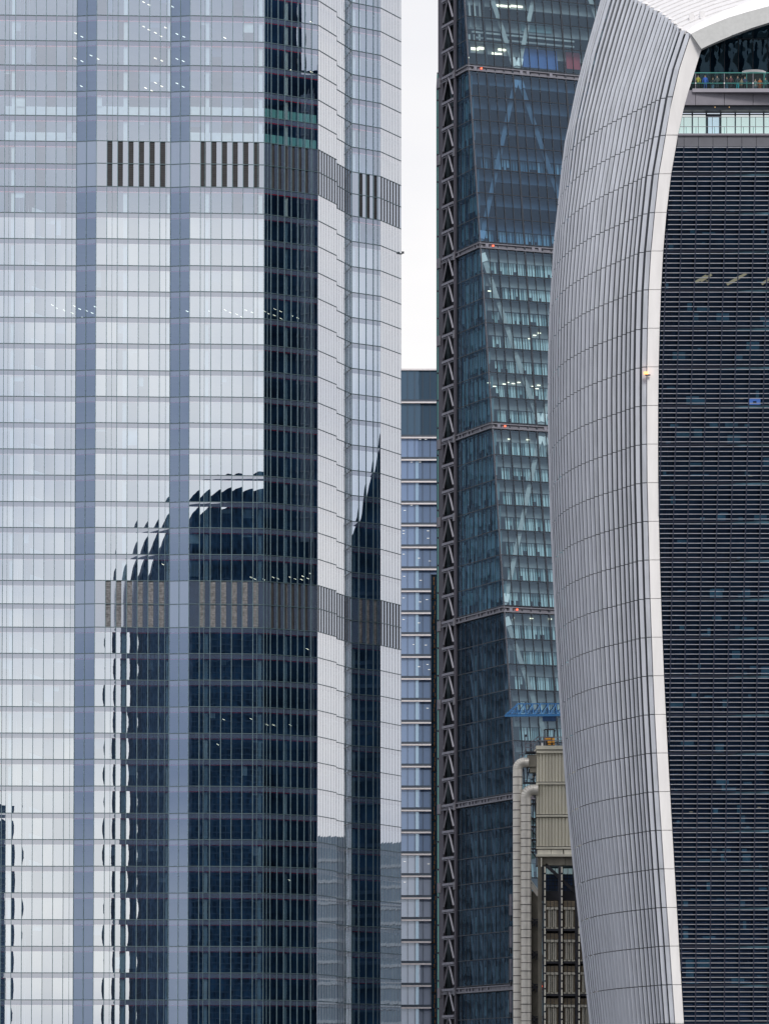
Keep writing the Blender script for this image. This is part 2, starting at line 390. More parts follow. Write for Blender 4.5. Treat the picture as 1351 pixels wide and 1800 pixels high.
# ================================================================== 2. wedge tower (centre)
M['g_wedge'] = glass('wedge_glass', .11, (.68, .8, .84), (.6, .8, 1.0), graze=.5)
M['g_wedge_dk'] = glass('wedge_glass_dark', .1, (.3, .45, .6), (.55, .75, 1.0), graze=.5)
M['g_wside'] = glass('wedge_side_glass', .11, (.38, .52, .6), (.45, .66, .86), graze=.13, bump=.012, wob=.9)
M['g_wlow'] = glass('wedge_side_glass_low', .05, (.4, .5, .58), (.4, .6, .8), graze=.09, bump=.01, wob=.9)  # duller glass low down stands in for a dark building's reflection
M['post_in'] = mat('inner_post', (.22, .25, .29), .7, noise=.2)
M['steel_p'] = mat('steel_grey', (.16, .16, .19), .5, .2, noise=.15)
M['steel_m'] = mat('steel_dark', (.055, .05, .068), .5, .2, noise=.25, nscale=.8, streak=True)
M['steel_l'] = mat('steel_light', (.19, .19, .23), .5, .2, noise=.15)
M['rear'] = mat('rear_navy', (.012, .028, .055), .6, noise=.3, nscale=.3, spec=.2)
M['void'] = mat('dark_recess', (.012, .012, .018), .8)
M['wslab'] = mat('wedge_spandrel', (.30, .32, .33), .7, noise=.15, nscale=.5)
M['wcore'] = mat('wedge_core', (.07, .1, .12), .8, noise=.4, nscale=.4)
M['tube'] = mat('brace_paint', (.40, .43, .43), .6, noise=.08)
M['blind_l'] = mat('blind_glow', (.38, .52, .54), .7, emit=(.44, .60, .64), es=.24)  # emission in both blind tones stands in for light from behind
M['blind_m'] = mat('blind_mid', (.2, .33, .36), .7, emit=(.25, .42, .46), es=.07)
M['green'] = glass('green_edge_glass', .25, (1, 1, 1), (.3, .75, .7), under=True, ucol=(.01, .06, .055))
M['redlamp'] = mat('red_lamp', (.8, .1, .05), emit=(1, .12, .05), es=2.5)
M['orangelamp'] = mat('orange_lamp', (.8, .3, .1), emit=(1, .35, .1), es=3)
M['lampw'] = mat('office_lamp', (.9, .9, .7), emit=(1, .93, .7), es=2.2)
M['bluep'] = mat('blue_panel', (.03, .1, .3), .6, emit=(.04, .12, .4), es=.12)
M['redp'] = mat('red_panel', (.3, .02, .03), .6, emit=(.3, .03, .04), es=.12)
def wedge_tower():
    DB = 645.; K_ = DB / 690
    T = thing('wedge_tower', 'dark sloping glass tower with white zigzag braces and lattice side, between the pale towers', 'skyscraper', (20, 640, 0))
    B0 = Vector((XW(773, DB), DB, 0)); u = Vector((.375, -.927, 0)).normalized(); v = Vector((.927, .375, 0)).normalized()
    ns = Vector((-.927, -.375, 0)).normalized(); nf = Vector((.375, -.927, 0)).normalized()
    def s_of(px, zz):
        lo, hi = 0., 60.
        for _ in range(40):
            m = (lo + hi) / 2; p = B0 + u * m; p.z = zz
            if proj(p)[0] < px: lo = m
            else: hi = m
        return lo
    def s_at(px, py):
        zz = ZW(py, DB - 15)
        for _ in range(5):
            s = s_of(px, zz); D = DB + u.y * s; zz = ZW(py, D)
        return s, zz
    sa, za = s_at(815, 0); sb_, zb_ = s_at(902, 1330)
    def sc_(zz): return sa + (sb_ - sa) * (zz - za) / (zb_ - za)
    def fp(t, zz, o=0.):
        p = B0 + u * sc_(zz) + v * t + nf * o; return Vector((p.x, p.y, zz))
    def sp(s, zz, o=0.):
        p = B0 + u * s + ns * o; return Vector((p.x, p.y, zz))
    zk0 = s_at(822.7, 118)[1]; zk5 = s_at(908, 1735)[1]; step = (zk0 - zk5) / 5
    bands = [zk0 - step * k for k in range(-1, 8)]; bands = [b for b in bands if b > 2]
    BH = .55
    floors = []      # (ztop, zbottom, index of module)
    for i, b in enumerate(bands):
        lo = bands[i+1] if i + 1 < len(bands) else 0.0
        zt = b - BH; zb = lo + BH; n = 7 if i + 1 < len(bands) else max(1, int((zt - zb) / 3.95))
        for q in range(n): floors.append((zt - (zt - zb) * q / n, zt - (zt - zb) * (q + 1) / n, i, q))
    top = bands[0] + 1
    S1 = s_of(803, ZW(600, DB - 10)); NT = 30; TW = 1.46 * K_
    fpn = Panes(); spn = Panes()
    for (zt, zb, i, q) in floors:
        dk = i == 1
        for k in range(NT):
            fpn.add([fp(k*TW, zb), fp((k+1)*TW, zb), fp((k+1)*TW, zt), fp(k*TW, zt)], M['g_wedge_dk'] if dk else M['g_wedge'], sag=.002, tilt=.002)
        # side panes
        s = S1
        while s < sc_(zb):
            e = s + 1.5
            poly = [Vector((s, zb)), Vector((e, zb)), Vector((e, zt)), Vector((s, zt))]
            A, B = sc_(zb), sc_(zt)
            poly = clip(poly, lambda p: A + (B - A) * (p.y - zb) / (zt - zb) - p.x)
            if len(poly) >= 3:
                k3 = [sp(p.x, p.y) for p in poly]
                tl = .012
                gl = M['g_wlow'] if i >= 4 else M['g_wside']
                if len(k3) == 4: spn.add(k3, gl, sag=.006, tilt=tl)
                else: spn.l.append((0, k3, gl, 0, 0, True))
            s = e
        if i >= 4:
            for t in (2.2, 5.6, 9.4, 13.5, 17.5):
                if S1 + t + 2 > sc_(zt): continue
                for (dx0, dx1, wd) in ((0, 1.3, .3), (1.2, 1.25, .22), (2.2, 2.2, .14)):
                    mb = MB(); mb.bar(sp(S1 + t + dx0, zt - .1, -1.1), sp(S1 + t + dx1, zb, -1.1), wd, .2); mb.build('inner_post', M['post_in'], T)
                if R.random() < .4:
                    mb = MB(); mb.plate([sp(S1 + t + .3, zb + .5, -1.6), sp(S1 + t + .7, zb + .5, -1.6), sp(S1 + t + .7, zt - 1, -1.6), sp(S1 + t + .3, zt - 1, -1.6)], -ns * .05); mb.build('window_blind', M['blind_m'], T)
            mb = MB(); mb.plate([sp(S1, zt - .7, -1.3), sp(sc_(zt) - .3, zt - .7, -1.3), sp(sc_(zt) - .3, zt, -1.3), sp(S1, zt, -1.3)], -ns * .2); mb.build('ceiling_edge', M['steel_m'], T)
        if 1 <= i <= 3:  # bright strips stand in for streaky reflections on the side glass
            mb = MB(); t = S1 + .2
            while t < sc_(zt) - .4:
                wv = R.choice((.12, .2, .35, .5))
                if R.random() < (.75 if i < 4 else .25):
                    lo_ = zb + R.choice((.1, .1, .8, 1.4)); hi_ = zt - R.choice((.1, .1, .5))
                    mb.plate([sp(t, lo_, -.7), sp(t + wv, lo_, -.7), sp(t + wv, hi_, -.7), sp(t, hi_, -.7)], -ns * .05)
                t += wv + R.choice((.08, .2, .4))
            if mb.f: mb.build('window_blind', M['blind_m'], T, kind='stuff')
        # floor lines
        mb = MB(); mb.hexa([fp(0, zb - .06, -.02), fp(NT*TW, zb - .06, -.02), fp(NT*TW, zb + .06, -.02), fp(0, zb + .06, -.02)],
                           [fp(0, zb - .06, .07), fp(NT*TW, zb - .06, .07), fp(NT*TW, zb + .06, .07), fp(0, zb + .06, .07)])
        mb.hexa([sp(S1, zb - .05, -.02), sp(sc_(zb), zb - .05, -.02), sp(sc_(zb), zb + .05, -.02), sp(S1, zb + .05, -.02)],
                [sp(S1, zb - .05, .05), sp(sc_(zb), zb - .05, .05), sp(sc_(zb), zb + .05, .05), sp(S1, zb + .05, .05)])
        fixn(mb.build('floor_line', M['mull_dark'], T))
        # inside: ceiling spandrel and blinds
        mb = MB(); mb.hexa([fp(1.2, zt - 1.45, -1.5), fp(NT*TW, zt - 1.45, -1.5), fp(NT*TW, zt - .05, -1.5), fp(1.2, zt - .05, -1.5)],
                           [fp(1.2, zt - 1.45, -1.9), fp(NT*TW, zt - 1.45, -1.9), fp(NT*TW, zt - .05, -1.9), fp(1.2, zt - .05, -1.9)])
        fixn(mb.build('ceiling_edge', M['wslab'], T))
        lit = (i >= 2) or (i == 1 and q in (3, 6))
        if lit and i < 7:
            a, b_ = MB(), MB(); t = 1.9 + R.random() * .3; partial = (i == 1)
            tallness = zt - 1.5 if not (i >= 2 and q == 0) else zt - .4
            while t < NT * TW - 1:
                tgt = a if R.random() < .72 else b_
                if partial and q == 3 and not (1.5 < t % 9 < 6.2): tgt = b_
                lowz = zb + .12; hiz = tallness
                if R.random() < .12: lowz = zb + 1.0
                wv = R.choice((.2, .26, .34))
                tgt.plate([fp(t, lowz, -2.2), fp(t + wv, lowz, -2.2), fp(t + wv, hiz, -2.2), fp(t, hiz, -2.2)], -nf * .06)
                t += wv + R.choice((.07, .12, .16))
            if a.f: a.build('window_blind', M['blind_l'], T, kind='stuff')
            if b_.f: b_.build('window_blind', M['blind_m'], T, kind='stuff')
        fl = MB(); fl.prism([fp(.3, 0, -.4) + (fp(0, zb) - fp(0, 0)), fp(NT*TW - .3, 0, -.4) + (fp(0, zb) - fp(0, 0)), fp(NT*TW - .3, 0, -9) + (fp(0, zb) - fp(0, 0)), fp(.3, 0, -9) + (fp(0, zb) - fp(0, 0))], zb - .05, zb + .05)
        fl = MB(); P4 = [fp(.3, zb, -.3), fp(NT*TW - .3, zb, -.3), fp(NT*TW - .3, zb, -8), fp(.3, zb, -8)]
        fl.prism(P4, zb - .045, zb + .045); fixn(fl.build('floor_slab', M['wcore'], T))
    fpn.build(T, most=280); spn.build(T, 'side_pane', 'side_glazing', most=280)
    # mullions on the front
    for k in range(NT + 1):
        mb = MB(); a, b = fp(k*TW, 0), fp(k*TW, top); bold = k % 6 == 5
        wd = .12 if bold else .055
        mb.hexa([a - v*wd, a + v*wd, a + v*wd + nf*.12, a - v*wd + nf*.12], [b - v*wd, b + v*wd, b + v*wd + nf*.12, b - v*wd + nf*.12])
        fixn(mb.build('mullion', M['mull_dark'], T))
    mb = MB(); a, b = fp(0, 0), fp(0, top)      # corner post
    mb.hexa([a - v*.05, a + v*.12, a + v*.12 + nf*.1, a - v*.07 + nf*.1], [b - v*.05, b + v*.12, b + v*.12 + nf*.1, b - v*.07 + nf*.1])
    fixn(mb.build('corner_post', M['steel_p'], T))
    s = S1
    while s < 40:
        # side mullion up to where the sloping edge passes it
        zz = min(top, za + (s - sa) * (zb_ - za) / (sb_ - sa))
        if zz > 3:
            mb = MB(); a, b = sp(s, 0), sp(s, zz)
            mb.hexa([a - u*.035, a + u*.035, a + u*.035 + ns*.05, a - u*.035 + ns*.05], [b - u*.035, b + u*.035, b + u*.035 + ns*.05, b - u*.035 + ns*.05])
            fixn(mb.build('side_mullion', M['mull_dark'], T))
        s += 1.5
    # storey-high bands with beams
    for i, b in enumerate(bands):
        mb = MB(); e = sc_(b)
        mb.hexa([fp(0, b - BH, -.5), fp(NT*TW, b - BH, -.5), fp(NT*TW, b + BH, -.5), fp(0, b + BH, -.5)], [fp(0, b - BH, -.7), fp(NT*TW, b - BH, -.7), fp(NT*TW, b + BH, -.7), fp(0, b + BH, -.7)])
        mb.hexa([sp(0, b - BH, -.5), sp(e, b - BH, -.5), sp(e, b + BH, -.5), sp(0, b + BH, -.5)], [sp(0, b - BH, -.7), sp(e, b - BH, -.7), sp(e, b + BH, -.7), sp(0, b + BH, -.7)])
        fixn(mb.build('band_recess', M['void'], T))
        mb = MB()
        for (h0, h1, o) in ((-.42, -.22, .14), (.2, .36, .14), (-.22, .2, -.08)):
            mb.hexa([fp(-.1, b + h0, -.15), fp(NT*TW, b + h0, -.15), fp(NT*TW, b + h1, -.15), fp(-.1, b + h1, -.15)], [fp(-.1, b + h0, o), fp(NT*TW, b + h0, o), fp(NT*TW, b + h1, o), fp(-.1, b + h1, o)])
            mb.hexa([sp(-.1, b + h0, -.15), sp(e, b + h0, -.15), sp(e, b + h1, -.15), sp(-.1, b + h1, -.15)], [sp(-.1, b + h0, o + .12), sp(e, b + h0, o + .12), sp(e, b + h1, o + .12), sp(-.1, b + h1, o + .12)])
        fixn(mb.build('band_beam', M['steel_p'], T))
        for k in range(0, int(e / 1.1)):
            if R.random() < .6:
                mb = MB(); s = .6 + k * 1.1; mb.plate([sp(s, b - .25, .12), sp(s + .3, b - .25, .12), sp(s + .3, b + .25, .12), sp(s, b + .25, .12)], ns * .1); fixn(mb.build('bracket', M['steel_l'], T))
        for t in (.8, 7.9, 8.9, 12.5):
            mb = MB(); mb.plate([fp(t, b - .22, .02), fp(t + .45, b - .22, .02), fp(t + .45, b + .2, .02), fp(t, b + .2, .02)], nf * .12); fixn(mb.build('bracket', M['steel_l'], T))
        mb = MB(); c = fp(1.9, b - .02, .25); mb.box(c.x - .12, c.x + .12, c.y - .1, c.y + .1, c.z - .1, c.z + .1); mb.build('warning_lamp', M['redlamp'], T)
        mb = MB(); mb.box(c.x - .5, c.x + .5, c.y + .05, c.y + .12, c.z - .05, c.z + .05); mb.build('lamp_bracket', M['orangelamp'], T) if False else None
    # zigzag megabraces behind the front glass
    for i, b in enumerate(bands[:-1]):
        lo = bands[i + 1]; even = (i % 2 == 1)    # node on the axis at the upper or the lower band
        for base in (0., 17. * K_):
            for sg in (-1, 1):
                if even: tt, tb = base + 8.5 * K_, base + 8.5 * K_ + sg * 8.1 * K_
                else: tt, tb = base + 8.5 * K_ + sg * 8.1 * K_, base + 8.5 * K_
                mb = MB(); mb.bar(fp(tt, b, -.95), fp(tb, lo, -.95), .62, .4); mb.build('brace', M['tube'], T)
                for (f0, f1) in ((.04, .085), (.915, .96)):
                    A, B = fp(tt, b, -.9), fp(tb, lo, -.9); mb = MB(); mb.bar(A.lerp(B, f0), A.lerp(B, f1), .82, .6); mb.build('brace_joint', M['column'], T)
    # lattice strip, flat strips
    S78, S80 = s_of(781, ZW(600, DB - 2)), s_of(800.5, ZW(600, DB - 10))
    for (a, b, m, o0, o1, nm) in ((0, S78, M['steel_m'], 0, .25, 'side_strip'), (S80, S1, M['steel_m'], 0, .3, 'side_strip'), (S78, S80, M['void'], -.9, -1.1, 'recess_wall')):
        mb = MB(); mb.hexa([sp(a, 0, o0), sp(b, 0, o0), sp(b, 0, o1), sp(a, 0, o1)], [sp(a, top, o0), sp(b, top, o0), sp(b, top, o1), sp(a, top, o1)]); fixn(mb.build(nm, m, T))
    W_ = S80 - S78
    fh = step / 7
    zz = bands[0] + .35; n = 0
    mtri = MB()
    while zz > 3 and n < 70:
        mb = MB(); s0, s1 = S78 + .1, S80 - .1; mid = (s0 + s1) / 2
        mb.bar(sp(s0 - .15, zz - .15, .3), sp(s1 + .1, zz - .15, .3), .34, .3); mb.bar(sp(s0, zz - .45, .2), sp(s1, zz - .45, .2), .12, .2); mb.build('lattice_bar', M['steel_l'], T)
        for e in (s0 + .12, s1 - .12):
            mb = MB(); mb.bar(sp(mid + (e - mid) * .12, zz - .35, .3), sp(e, zz - fh + .5, .3), .24, .24); mb.build('lattice_strut', M['steel_l'], T)
        mb = MB(); mb.poly([sp(mid, zz - .9, -.3), sp(s0 + .5, zz - fh + .35, -.3), sp(s1 - .5, zz - fh + .35, -.3)]); mb.f[-1] = mb.f[-1]
        zz -= fh; n += 1
        if n % 7 in (0, 3):
            mb = MB(); mb.plate([sp(.1, zz - 1.2, .26), sp(.9, zz - 1.2, .26), sp(.9, zz + .2, .26), sp(.1, zz + .2, .26)], ns * .25); fixn(mb.build('vent_box', M['steel_p'], T))
            mb = MB(); mb.plate([sp(S80 + .05, zz - 1.0, .31), sp(S80 + .45, zz - 1.0, .31), sp(S80 + .45, zz + .1, .31), sp(S80 + .05, zz + .1, .31)], ns * .2); fixn(mb.build('vent_box', M['steel_p'], T))
    # interior core and rear lower part
    mb = MB(); A = [B0 + v*.6 + u*(-1), B0 + v*42 + u*(-1), B0 + v*42 + u*(sc_(za) - 8), B0 + v*.6 + u*(sc_(za) - 8)]
    mb.prism([Vector((p.x, p.y, 0)) for p in A], 0, top); fixn(mb.build('core_wall', M['wcore'], T))
    mb = MB(); A, B = fp(.6, 0, -8), fp(NT*TW, 0, -8); C_, D_ = fp(.6, top, -8), fp(NT*TW, top, -8)
    mb.plate([A, B, D_, C_], -nf * .3); fixn(mb.build('inner_wall', M['wcore'], T))
    # side inner wall behind the side glass so that it is not see-through
    mb = MB(); mb.plate([sp(S1, 0, -3), sp(sc_(0) - 3, 0, -3), sp(sc_(top) - 3, top, -3), sp(S1, top, -3)], -ns * .2); fixn(mb.build('inner_wall', M['wcore'], T))
    ztop = ZW(151, DB + 9)
    xa = XW(766.3, DB + 10); mb = MB(); mb.box(xa + .05, B0.x + 38, DB + .3, DB + 10, 0, ztop); mb.build('rear_block', M['rear'], T)
    n = 0; zz = ztop - .3
    while zz > 3:
        mb = MB(); mb.box(xa + .06, xa + .22, DB + .05, DB + .28, zz - 3.7, zz); mb.build('edge_pane', M['green'], T); zz -= 3.95
    # lit things on the top floors
    def fq(px, py):     # front plane coordinates of a photo point, a little behind the glass
        lo, hi = 0., 43.; zz = ZW(py, DB - 7)
        for _ in range(30):
            m = (lo + hi) / 2
            if proj(fp(m, zz))[0] < px: lo = m
            else: hi = m
        return lo, ZW(py, fp(lo, zz).y)
    def rect(px0, py0, px1, py1, m, nm, o=-1.3):
        t0, z1 = fq(px0, py0); t1, _ = fq(px1, py0); _, z0 = fq(px0, py1)
        mb = MB(); mb.plate([fp(t0, z0, o), fp(t1, z0, o), fp(t1, z1, o), fp(t0, z1, o)], -nf * .15); fixn(mb.build(nm, m, T))
    for a in ((834, 79, 847, 83), (847, 78, 859, 82), (882, 81, 895, 84), (871, 88, 880, 91), (881, 89, 888, 91), (878, 3, 903, 6), (905, 4, 925, 7), (882, 71, 888, 73), (828, 96, 830, 98)): rect(*a, M['lampw'], 'ceiling_lamp')
    rect(924, 80, 985, 113, M['bluep'], 'coloured_panel'); rect(1001, 83, 1025, 116, M['redp'], 'coloured_panel')
    for x in (829, 838, 847): rect(x, 0, x + 3, 43, M['tube'], 'pipe'); rect(x, 56, x + 3, 70, M['tube'], 'pipe')
    rect(855, 0, 857, 10, M['tube'], 'pipe'); rect(922, 34, 975, 50, M['blind_m'], 'equipment'); rect(835, 50, 1015, 53, M['tube'], 'pipe'); rect(840, 60, 1015, 63, M['wslab'], 'pipe')
    for (x, y) in ((863, 508), (943, 586), (934, 592), (951, 582), (895, 669), (905, 671), (915, 669), (940, 676), (950, 674), (904, 1084), (937, 1085), (970, 1086), (898, 769), (931, 770), (889, 672), (872, 676), (947, 680), (862, 670)):
        rect(x, y, x + 5, y + 1.2, M['lampw'], 'ceiling_lamp')
wedge_tower()
# ================================================================== 3. curved tower on the right
M['fin'] = mat('fin_white', (.60, .63, .70), .45, .0, noise=.09, nscale=1.6, streak=True)
M['fin2'] = mat('fin_white_worn', (.56, .59, .65), .45, .0, noise=.14, nscale=1.6, streak=True)
M['frame'] = mat('frame_white', (.93, .915, .915), .4, noise=.05, nscale=1.2, streak=True)
M['archf'] = mat('arch_face', (.55, .56, .56), .5, noise=.06, nscale=3)
M['roofw'] = mat('roof_white', (.74, .73, .74), .45, noise=.04)
M['g_front'] = glass('front_glass', .085, (.4, .58, .75), (.3, .5, 1.0), graze=.4)
M['g_garden'] = glass('garden_glass', .06, (.25, .4, .45), (.35, .6, .8), graze=.4, bump=.35, wob=.5)
M['blade'] = mat('louvre_metal', (.54, .56, .62), .35, .4, noise=.1)
M['blade_d'] = mat('louvre_dark_metal', (.035, .045, .08), .5, .2)  # dark metal of the floor lines and mullions
M['fascia'] = mat('fascia_grey', (.27, .26, .30), .5, .2, noise=.05)
M['fascia2'] = mat('fascia_dark', (.16, .165, .19), .5, .2, noise=.05)
M['sky_glow1'] = mat('sky_glow_blue', (.4, .45, .5), .3, emit=(.74, .82, .95), es=.75)  # emission stands in for bright sky seen through the terrace glazing
M['sky_glow2'] = mat('sky_glow_green', (.4, .45, .44), .3, emit=(.84, .9, .88), es=.75)
M['g_bal'] = glass('balustrade_glass', .06, (.88, .95, .95), (.7, .9, .9), graze=.6)
M['rail'] = mat('rail_teal', (.1, .35, .32), .4, .3)
M['furn'] = mat('interior_teal', (.1, .17, .18), .7, noise=.8, nscale=.5, emit=(.05, .12, .15), es=.3)  # emission added so the furniture shows; no lamp here
M['navycore'] = mat('interior_navy', (.03, .068, .095), .8, noise=.8, nscale=.4, spec=.1)
M['screen'] = mat('screen', (.2, .3, .6), emit=(.25, .38, .85), es=.45)
M['gold'] = mat('warm_lamp', (.6, .4, .2), emit=(1, .62, .3), es=.42)
def curved_tower():
    T = thing('curved_tower', 'bulging tower with white vertical fins and dark louvred front on the right', 'skyscraper', (45, 510, 0))
    outer = [(59, 1214), (120, 1194), (188, 1178), (237, 1170), (306, 1158), (376, 1150.5), (444, 1144), (512, 1140), (580, 1138.2), (649, 1137.2), (716, 1137), (785, 1137.2), (852, 1137.8), (920, 1139.5),
             (988, 1141.2), (1056, 1143), (1124, 1145.5), (1192, 1148), (1259, 1151), (1327, 1154.5), (1395, 1158.3), (1462, 1162.6), (1530, 1167.2), (1598, 1172), (1665, 1177), (1733, 1181.7), (1800, 1186.5), (1870, 1192)]
    inner = [(85, 1232.5), (120, 1222), (160, 1209.5), (188, 1201.5), (237, 1191), (306, 1179), (376, 1170.5), (444, 1164.8), (512, 1161), (580, 1158.6), (649, 1157), (716, 1156.2), (785, 1156), (852, 1156.4), (920, 1157.5),
             (988, 1159.2), (1056, 1161.2), (1124, 1163.8), (1192, 1166.5), (1259, 1169.8), (1327, 1173.3), (1395, 1177.2), (1462, 1181), (1530, 1185), (1598, 1189), (1665, 1193), (1733, 1197.2), (1800, 1201.5), (1870, 1206)]
    Dw = lambda py: 478 + 14 * (py - 200) / 1600
    def W(px, py, dd=0.): return P(px, py, Dw(py) + (px - 1160) * .006 + dd)
    rows = [237 + 67.93 * k for k in range(-1, 30)]       # joints, down to near the ground
    while ZW(rows[-1], Dw(rows[-1])) < 0: rows.pop()
    plan = [(0, 0, 0), (-1.3, 1.5), (-2.4, 4.3), (-3.75, 7.7), (-5.1, 11.3), (-6.5, 15.8), (-7.9, 22), (-8.8, 29), (-9.1, 35), (-8.4, 42), (-6, 49), (-2, 54)]
    plan = [(p[0], p[1]) for p in plan]
    arc = [0]
    for a, b in zip(plan, plan[1:]): arc.append(arc[-1] + math.hypot(b[0] - a[0], b[1] - a[1]))
    def cr_(pts, t):     # Catmull-Rom through the plan, by arc length
        i = max(k for k in range(len(arc) - 1) if arc[k] <= t + 1e-9); q = (t - arc[i]) / (arc[i+1] - arc[i])
        g_ = lambda k: Vector(pts[min(max(k, 0), len(pts) - 1)])
        p0, p1, p2, p3 = g_(i-1), g_(i), g_(i+1), g_(i+2)
        return .5 * ((2*p1) + (p2 - p0)*q + (2*p0 - 5*p1 + 4*p2 - p3)*q*q + (3*p1 - p0 - 3*p2 + p3)*q**3)
    wf = [(-140, 1.30), (0, 1.26), (86, 1.19), (200, 1.11), (330, 1.055), (500, 1.02), (700, 1.0), (1400, .9), (1800, .81), (2300, .72)]
    def flank(s, py, ox=0., oy=0.):
        c = W(lerp(outer, py), py); d = cr_(plan, s); k = lerp(wf, max(py, -200))
        if k > 1: k = 1 + (k - 1) * min(1, max(0, (d.y - 8) / 18))
        # deeper points stay level with the corner's height
        return Vector((c.x + d.x * k + ox, c.y + d.y + oy, c.z))
    NF, PIT = 34, 1.28
    rise = lambda dd: 7.2 * (max(dd, 0) / 15) ** .9 if dd < 30 else 13.4 + (dd - 30) * .1
    fins = []
    bigs = []
    tb = [0]
    s = .25; ss = []
    while s < arc[-1] - 1.5: ss.append(s); s += 1.0 + .3 * min(1, s / 9) + max(0, s - 16) * .045
    for i, s in enumerate(ss):
        d = cr_(plan, s); ptop = 59 - rise(d.y) * 16.7
        tan = (cr_(plan, s + .3) - d); ang = math.atan2(tan.y, -tan.x)      # angle of the surface from frontal
        fa = max(rad(12), ang - rad(34)); pc = cr_(plan, min(s + 1.0 + .3 * min(1, s / 9) + max(0, s - 16) * .045, arc[-1])); prj = max(0, -(pc.x - d.x))
        wd = max(.14, lerp([(0, .66), (5, .68), (8, .80), (13, .93), (20, .9), (60, .86)], s) * prj / math.cos(fa))
        if d.y > 36: wd = .4
        dx, dy = -math.cos(fa) * wd, math.sin(fa) * wd
        nx, ny = math.sin(fa) * .1, math.cos(fa) * .1
        def seg(mb, pa, pb):
            qa = flank(s, pa); qb = flank(s, pb)
            f4 = lambda q: [q, q + Vector((dx, dy, 0)), q + Vector((dx + nx, dy + ny, 0)), q + Vector((nx, ny, 0))]
            mb.hexa(f4(qa), f4(qb))
        mtl = M['fin2'] if R.random() < .3 else M['fin']
        mb = MB(); N_ = 7; ys = [rows[0] - 1.0 + (ptop - rows[0]) * k / N_ for k in range(N_ + 1)]
        for a, b in zip(ys, ys[1:]): seg(mb, a, b)
        bigs.append((1e9 - i if i < 34 else 0, mb, mtl, None))
        for j in range(len(rows) - 1):
            mb = MB(); seg(mb, rows[j+1] - .8, rows[j] + .8)
            vis = rows[j] < 1800
            bigs.append(((1000 - i) * vis, mb, mtl, None))
        if ZW(rows[-1], Dw(rows[-1])) > 0:
            mb = MB(); q = flank(s, rows[-1]); q0 = Vector((q.x, q.y, 0))
            f4 = lambda q: [q, q + Vector((dx, dy, 0)), q + Vector((dx + nx, dy + ny, 0)), q + Vector((nx, ny, 0))]
            mb.hexa(f4(q0), f4(q + Vector((0, 0, -.1)))); bigs.append((0, mb, mtl, None))
    bigs.sort(key=lambda a: -a[0]); rest = MB()
    for k, (pr, mb, mtl, _) in enumerate(bigs):
        if k < 298 and pr > 0: fixn(mb.build('fin_panel', mtl, T))
        else:
            n = len(rest.v); rest.v += mb.v; rest.f += [tuple(a + n for a in f) for f in mb.f]
    fixn(rest.build('fin_panels', M['fin'], T, kind='stuff'))
    # dark wall behind the fins
    pys = [-160, -60, 59, 120] + rows + [2318]
    mb = MB(); L_ = arc[-1] - .5
    def wallp(u, v):
        s = u * L_; py = pys[min(int(round(v * (len(pys) - 1))), len(pys) - 1)]
        d = cr_(plan, s); tan = (cr_(plan, min(s + .3, arc[-1] - .01)) - d).normalized() if s < arc[-1] - .4 else Vector((1, 0))
        q = flank(s, py, ox=tan.y * .95 + .25, oy=.55 if s < 3 else .2)
        if py < 59: q.z = min(q.z, flank(0, 59).z + rise(d.y) - .3)
        q.z = max(q.z, 0); return q
    mb.grid(wallp, 40, len(pys) - 1); mb.build('inner_wall', M['mull_dark'], T, smooth=True)
    # white edge frame
    def hexseg(nm, m, a_out, a_in, b_out, b_in, th, gap=.05, par=T):
        mb = MB(); mb.plate([b_out, b_in, a_in, a_out], (0, th, 0)); return fixn(mb.build(nm, m, par))
    fr = [(59, 85)] + [(y, y) for y in (120, 160)] + [(y, y) for y in rows[0:1]] + [(y, y) for y in rows[1:]]
    def oi(y0, y1): return W(lerp(outer, y0), y0, -.25), W(lerp(inner, y1), y1, -.05)
    mb = MB()
    seq = [(59, 85), (95, 108), (120, 130), (150, 155), (190, 190), (236.2, 236.2)]
    for a, b in zip(seq, seq[1:]):
        ao, ai = oi(*a); bo, bi = oi(*b); mb.plate([bo, bi, ai, ao], (0, .9, 0))
    fixn(mb.build('edge_panel', M['frame'], T))
    for a, b in zip(rows[1:], rows[2:]):
        mid = (a + b) / 2; mb = MB()
        for c, d in ((a + .5, mid), (mid, b - .5)):
            ao, ai = oi(c, c); bo, bi = oi(d, d); mb.plate([bo, bi, ai, ao], (0, .9, 0))
        fixn(mb.build('edge_panel', M['frame'], T))
    a = rows[-1]; ao, ai = oi(a, a); bo, bi = Vector((ao.x, ao.y, 0)), Vector((ai.x, ai.y, 0)); mb = MB(); mb.plate([bo, bi, ai, ao], (0, .9, 0)); fixn(mb.build('edge_panel', M['frame'], T))
    # thin dark backing strip just inside the frame
    # arch
    up = [(1214, 59), (1230, 51), (1248, 43), (1281, 30), (1316, 19.5), (1351, 10.3), (1400, -.5), (1460, -8), (1560, -12)]
    low = [(1232.5, 85), (1246, 78.5), (1262, 71.5), (1292, 59), (1322, 48), (1351, 39), (1400, 28), (1460, 20), (1560, 16)]
    br = [(1204.5, 53), (1220, 44), (1238, 35), (1269, 20), (1300, 7.5), (1330, -2.5), (1380, -15), (1440, -24), (1540, -28)]
    Pa = lambda p, dd=0.: P(p[0], p[1], Dw(59) - .26 + dd)
    for k in range(len(up) - 1):
        mb = MB(); mb.plate([Pa(low[k]), Pa(low[k+1]), Pa(up[k+1]), Pa(up[k])], (0, 1.0, 0)); fixn(mb.build('arch_panel', M['archf'], T))
        mb = MB(); mb.plate([Pa(up[k], -.02), Pa(up[k+1], -.02), Pa(br[k+1], 1.6), Pa(br[k], 1.6)], (0, .6, -.1)); fixn(mb.build('arch_trim', M['frame'], T))
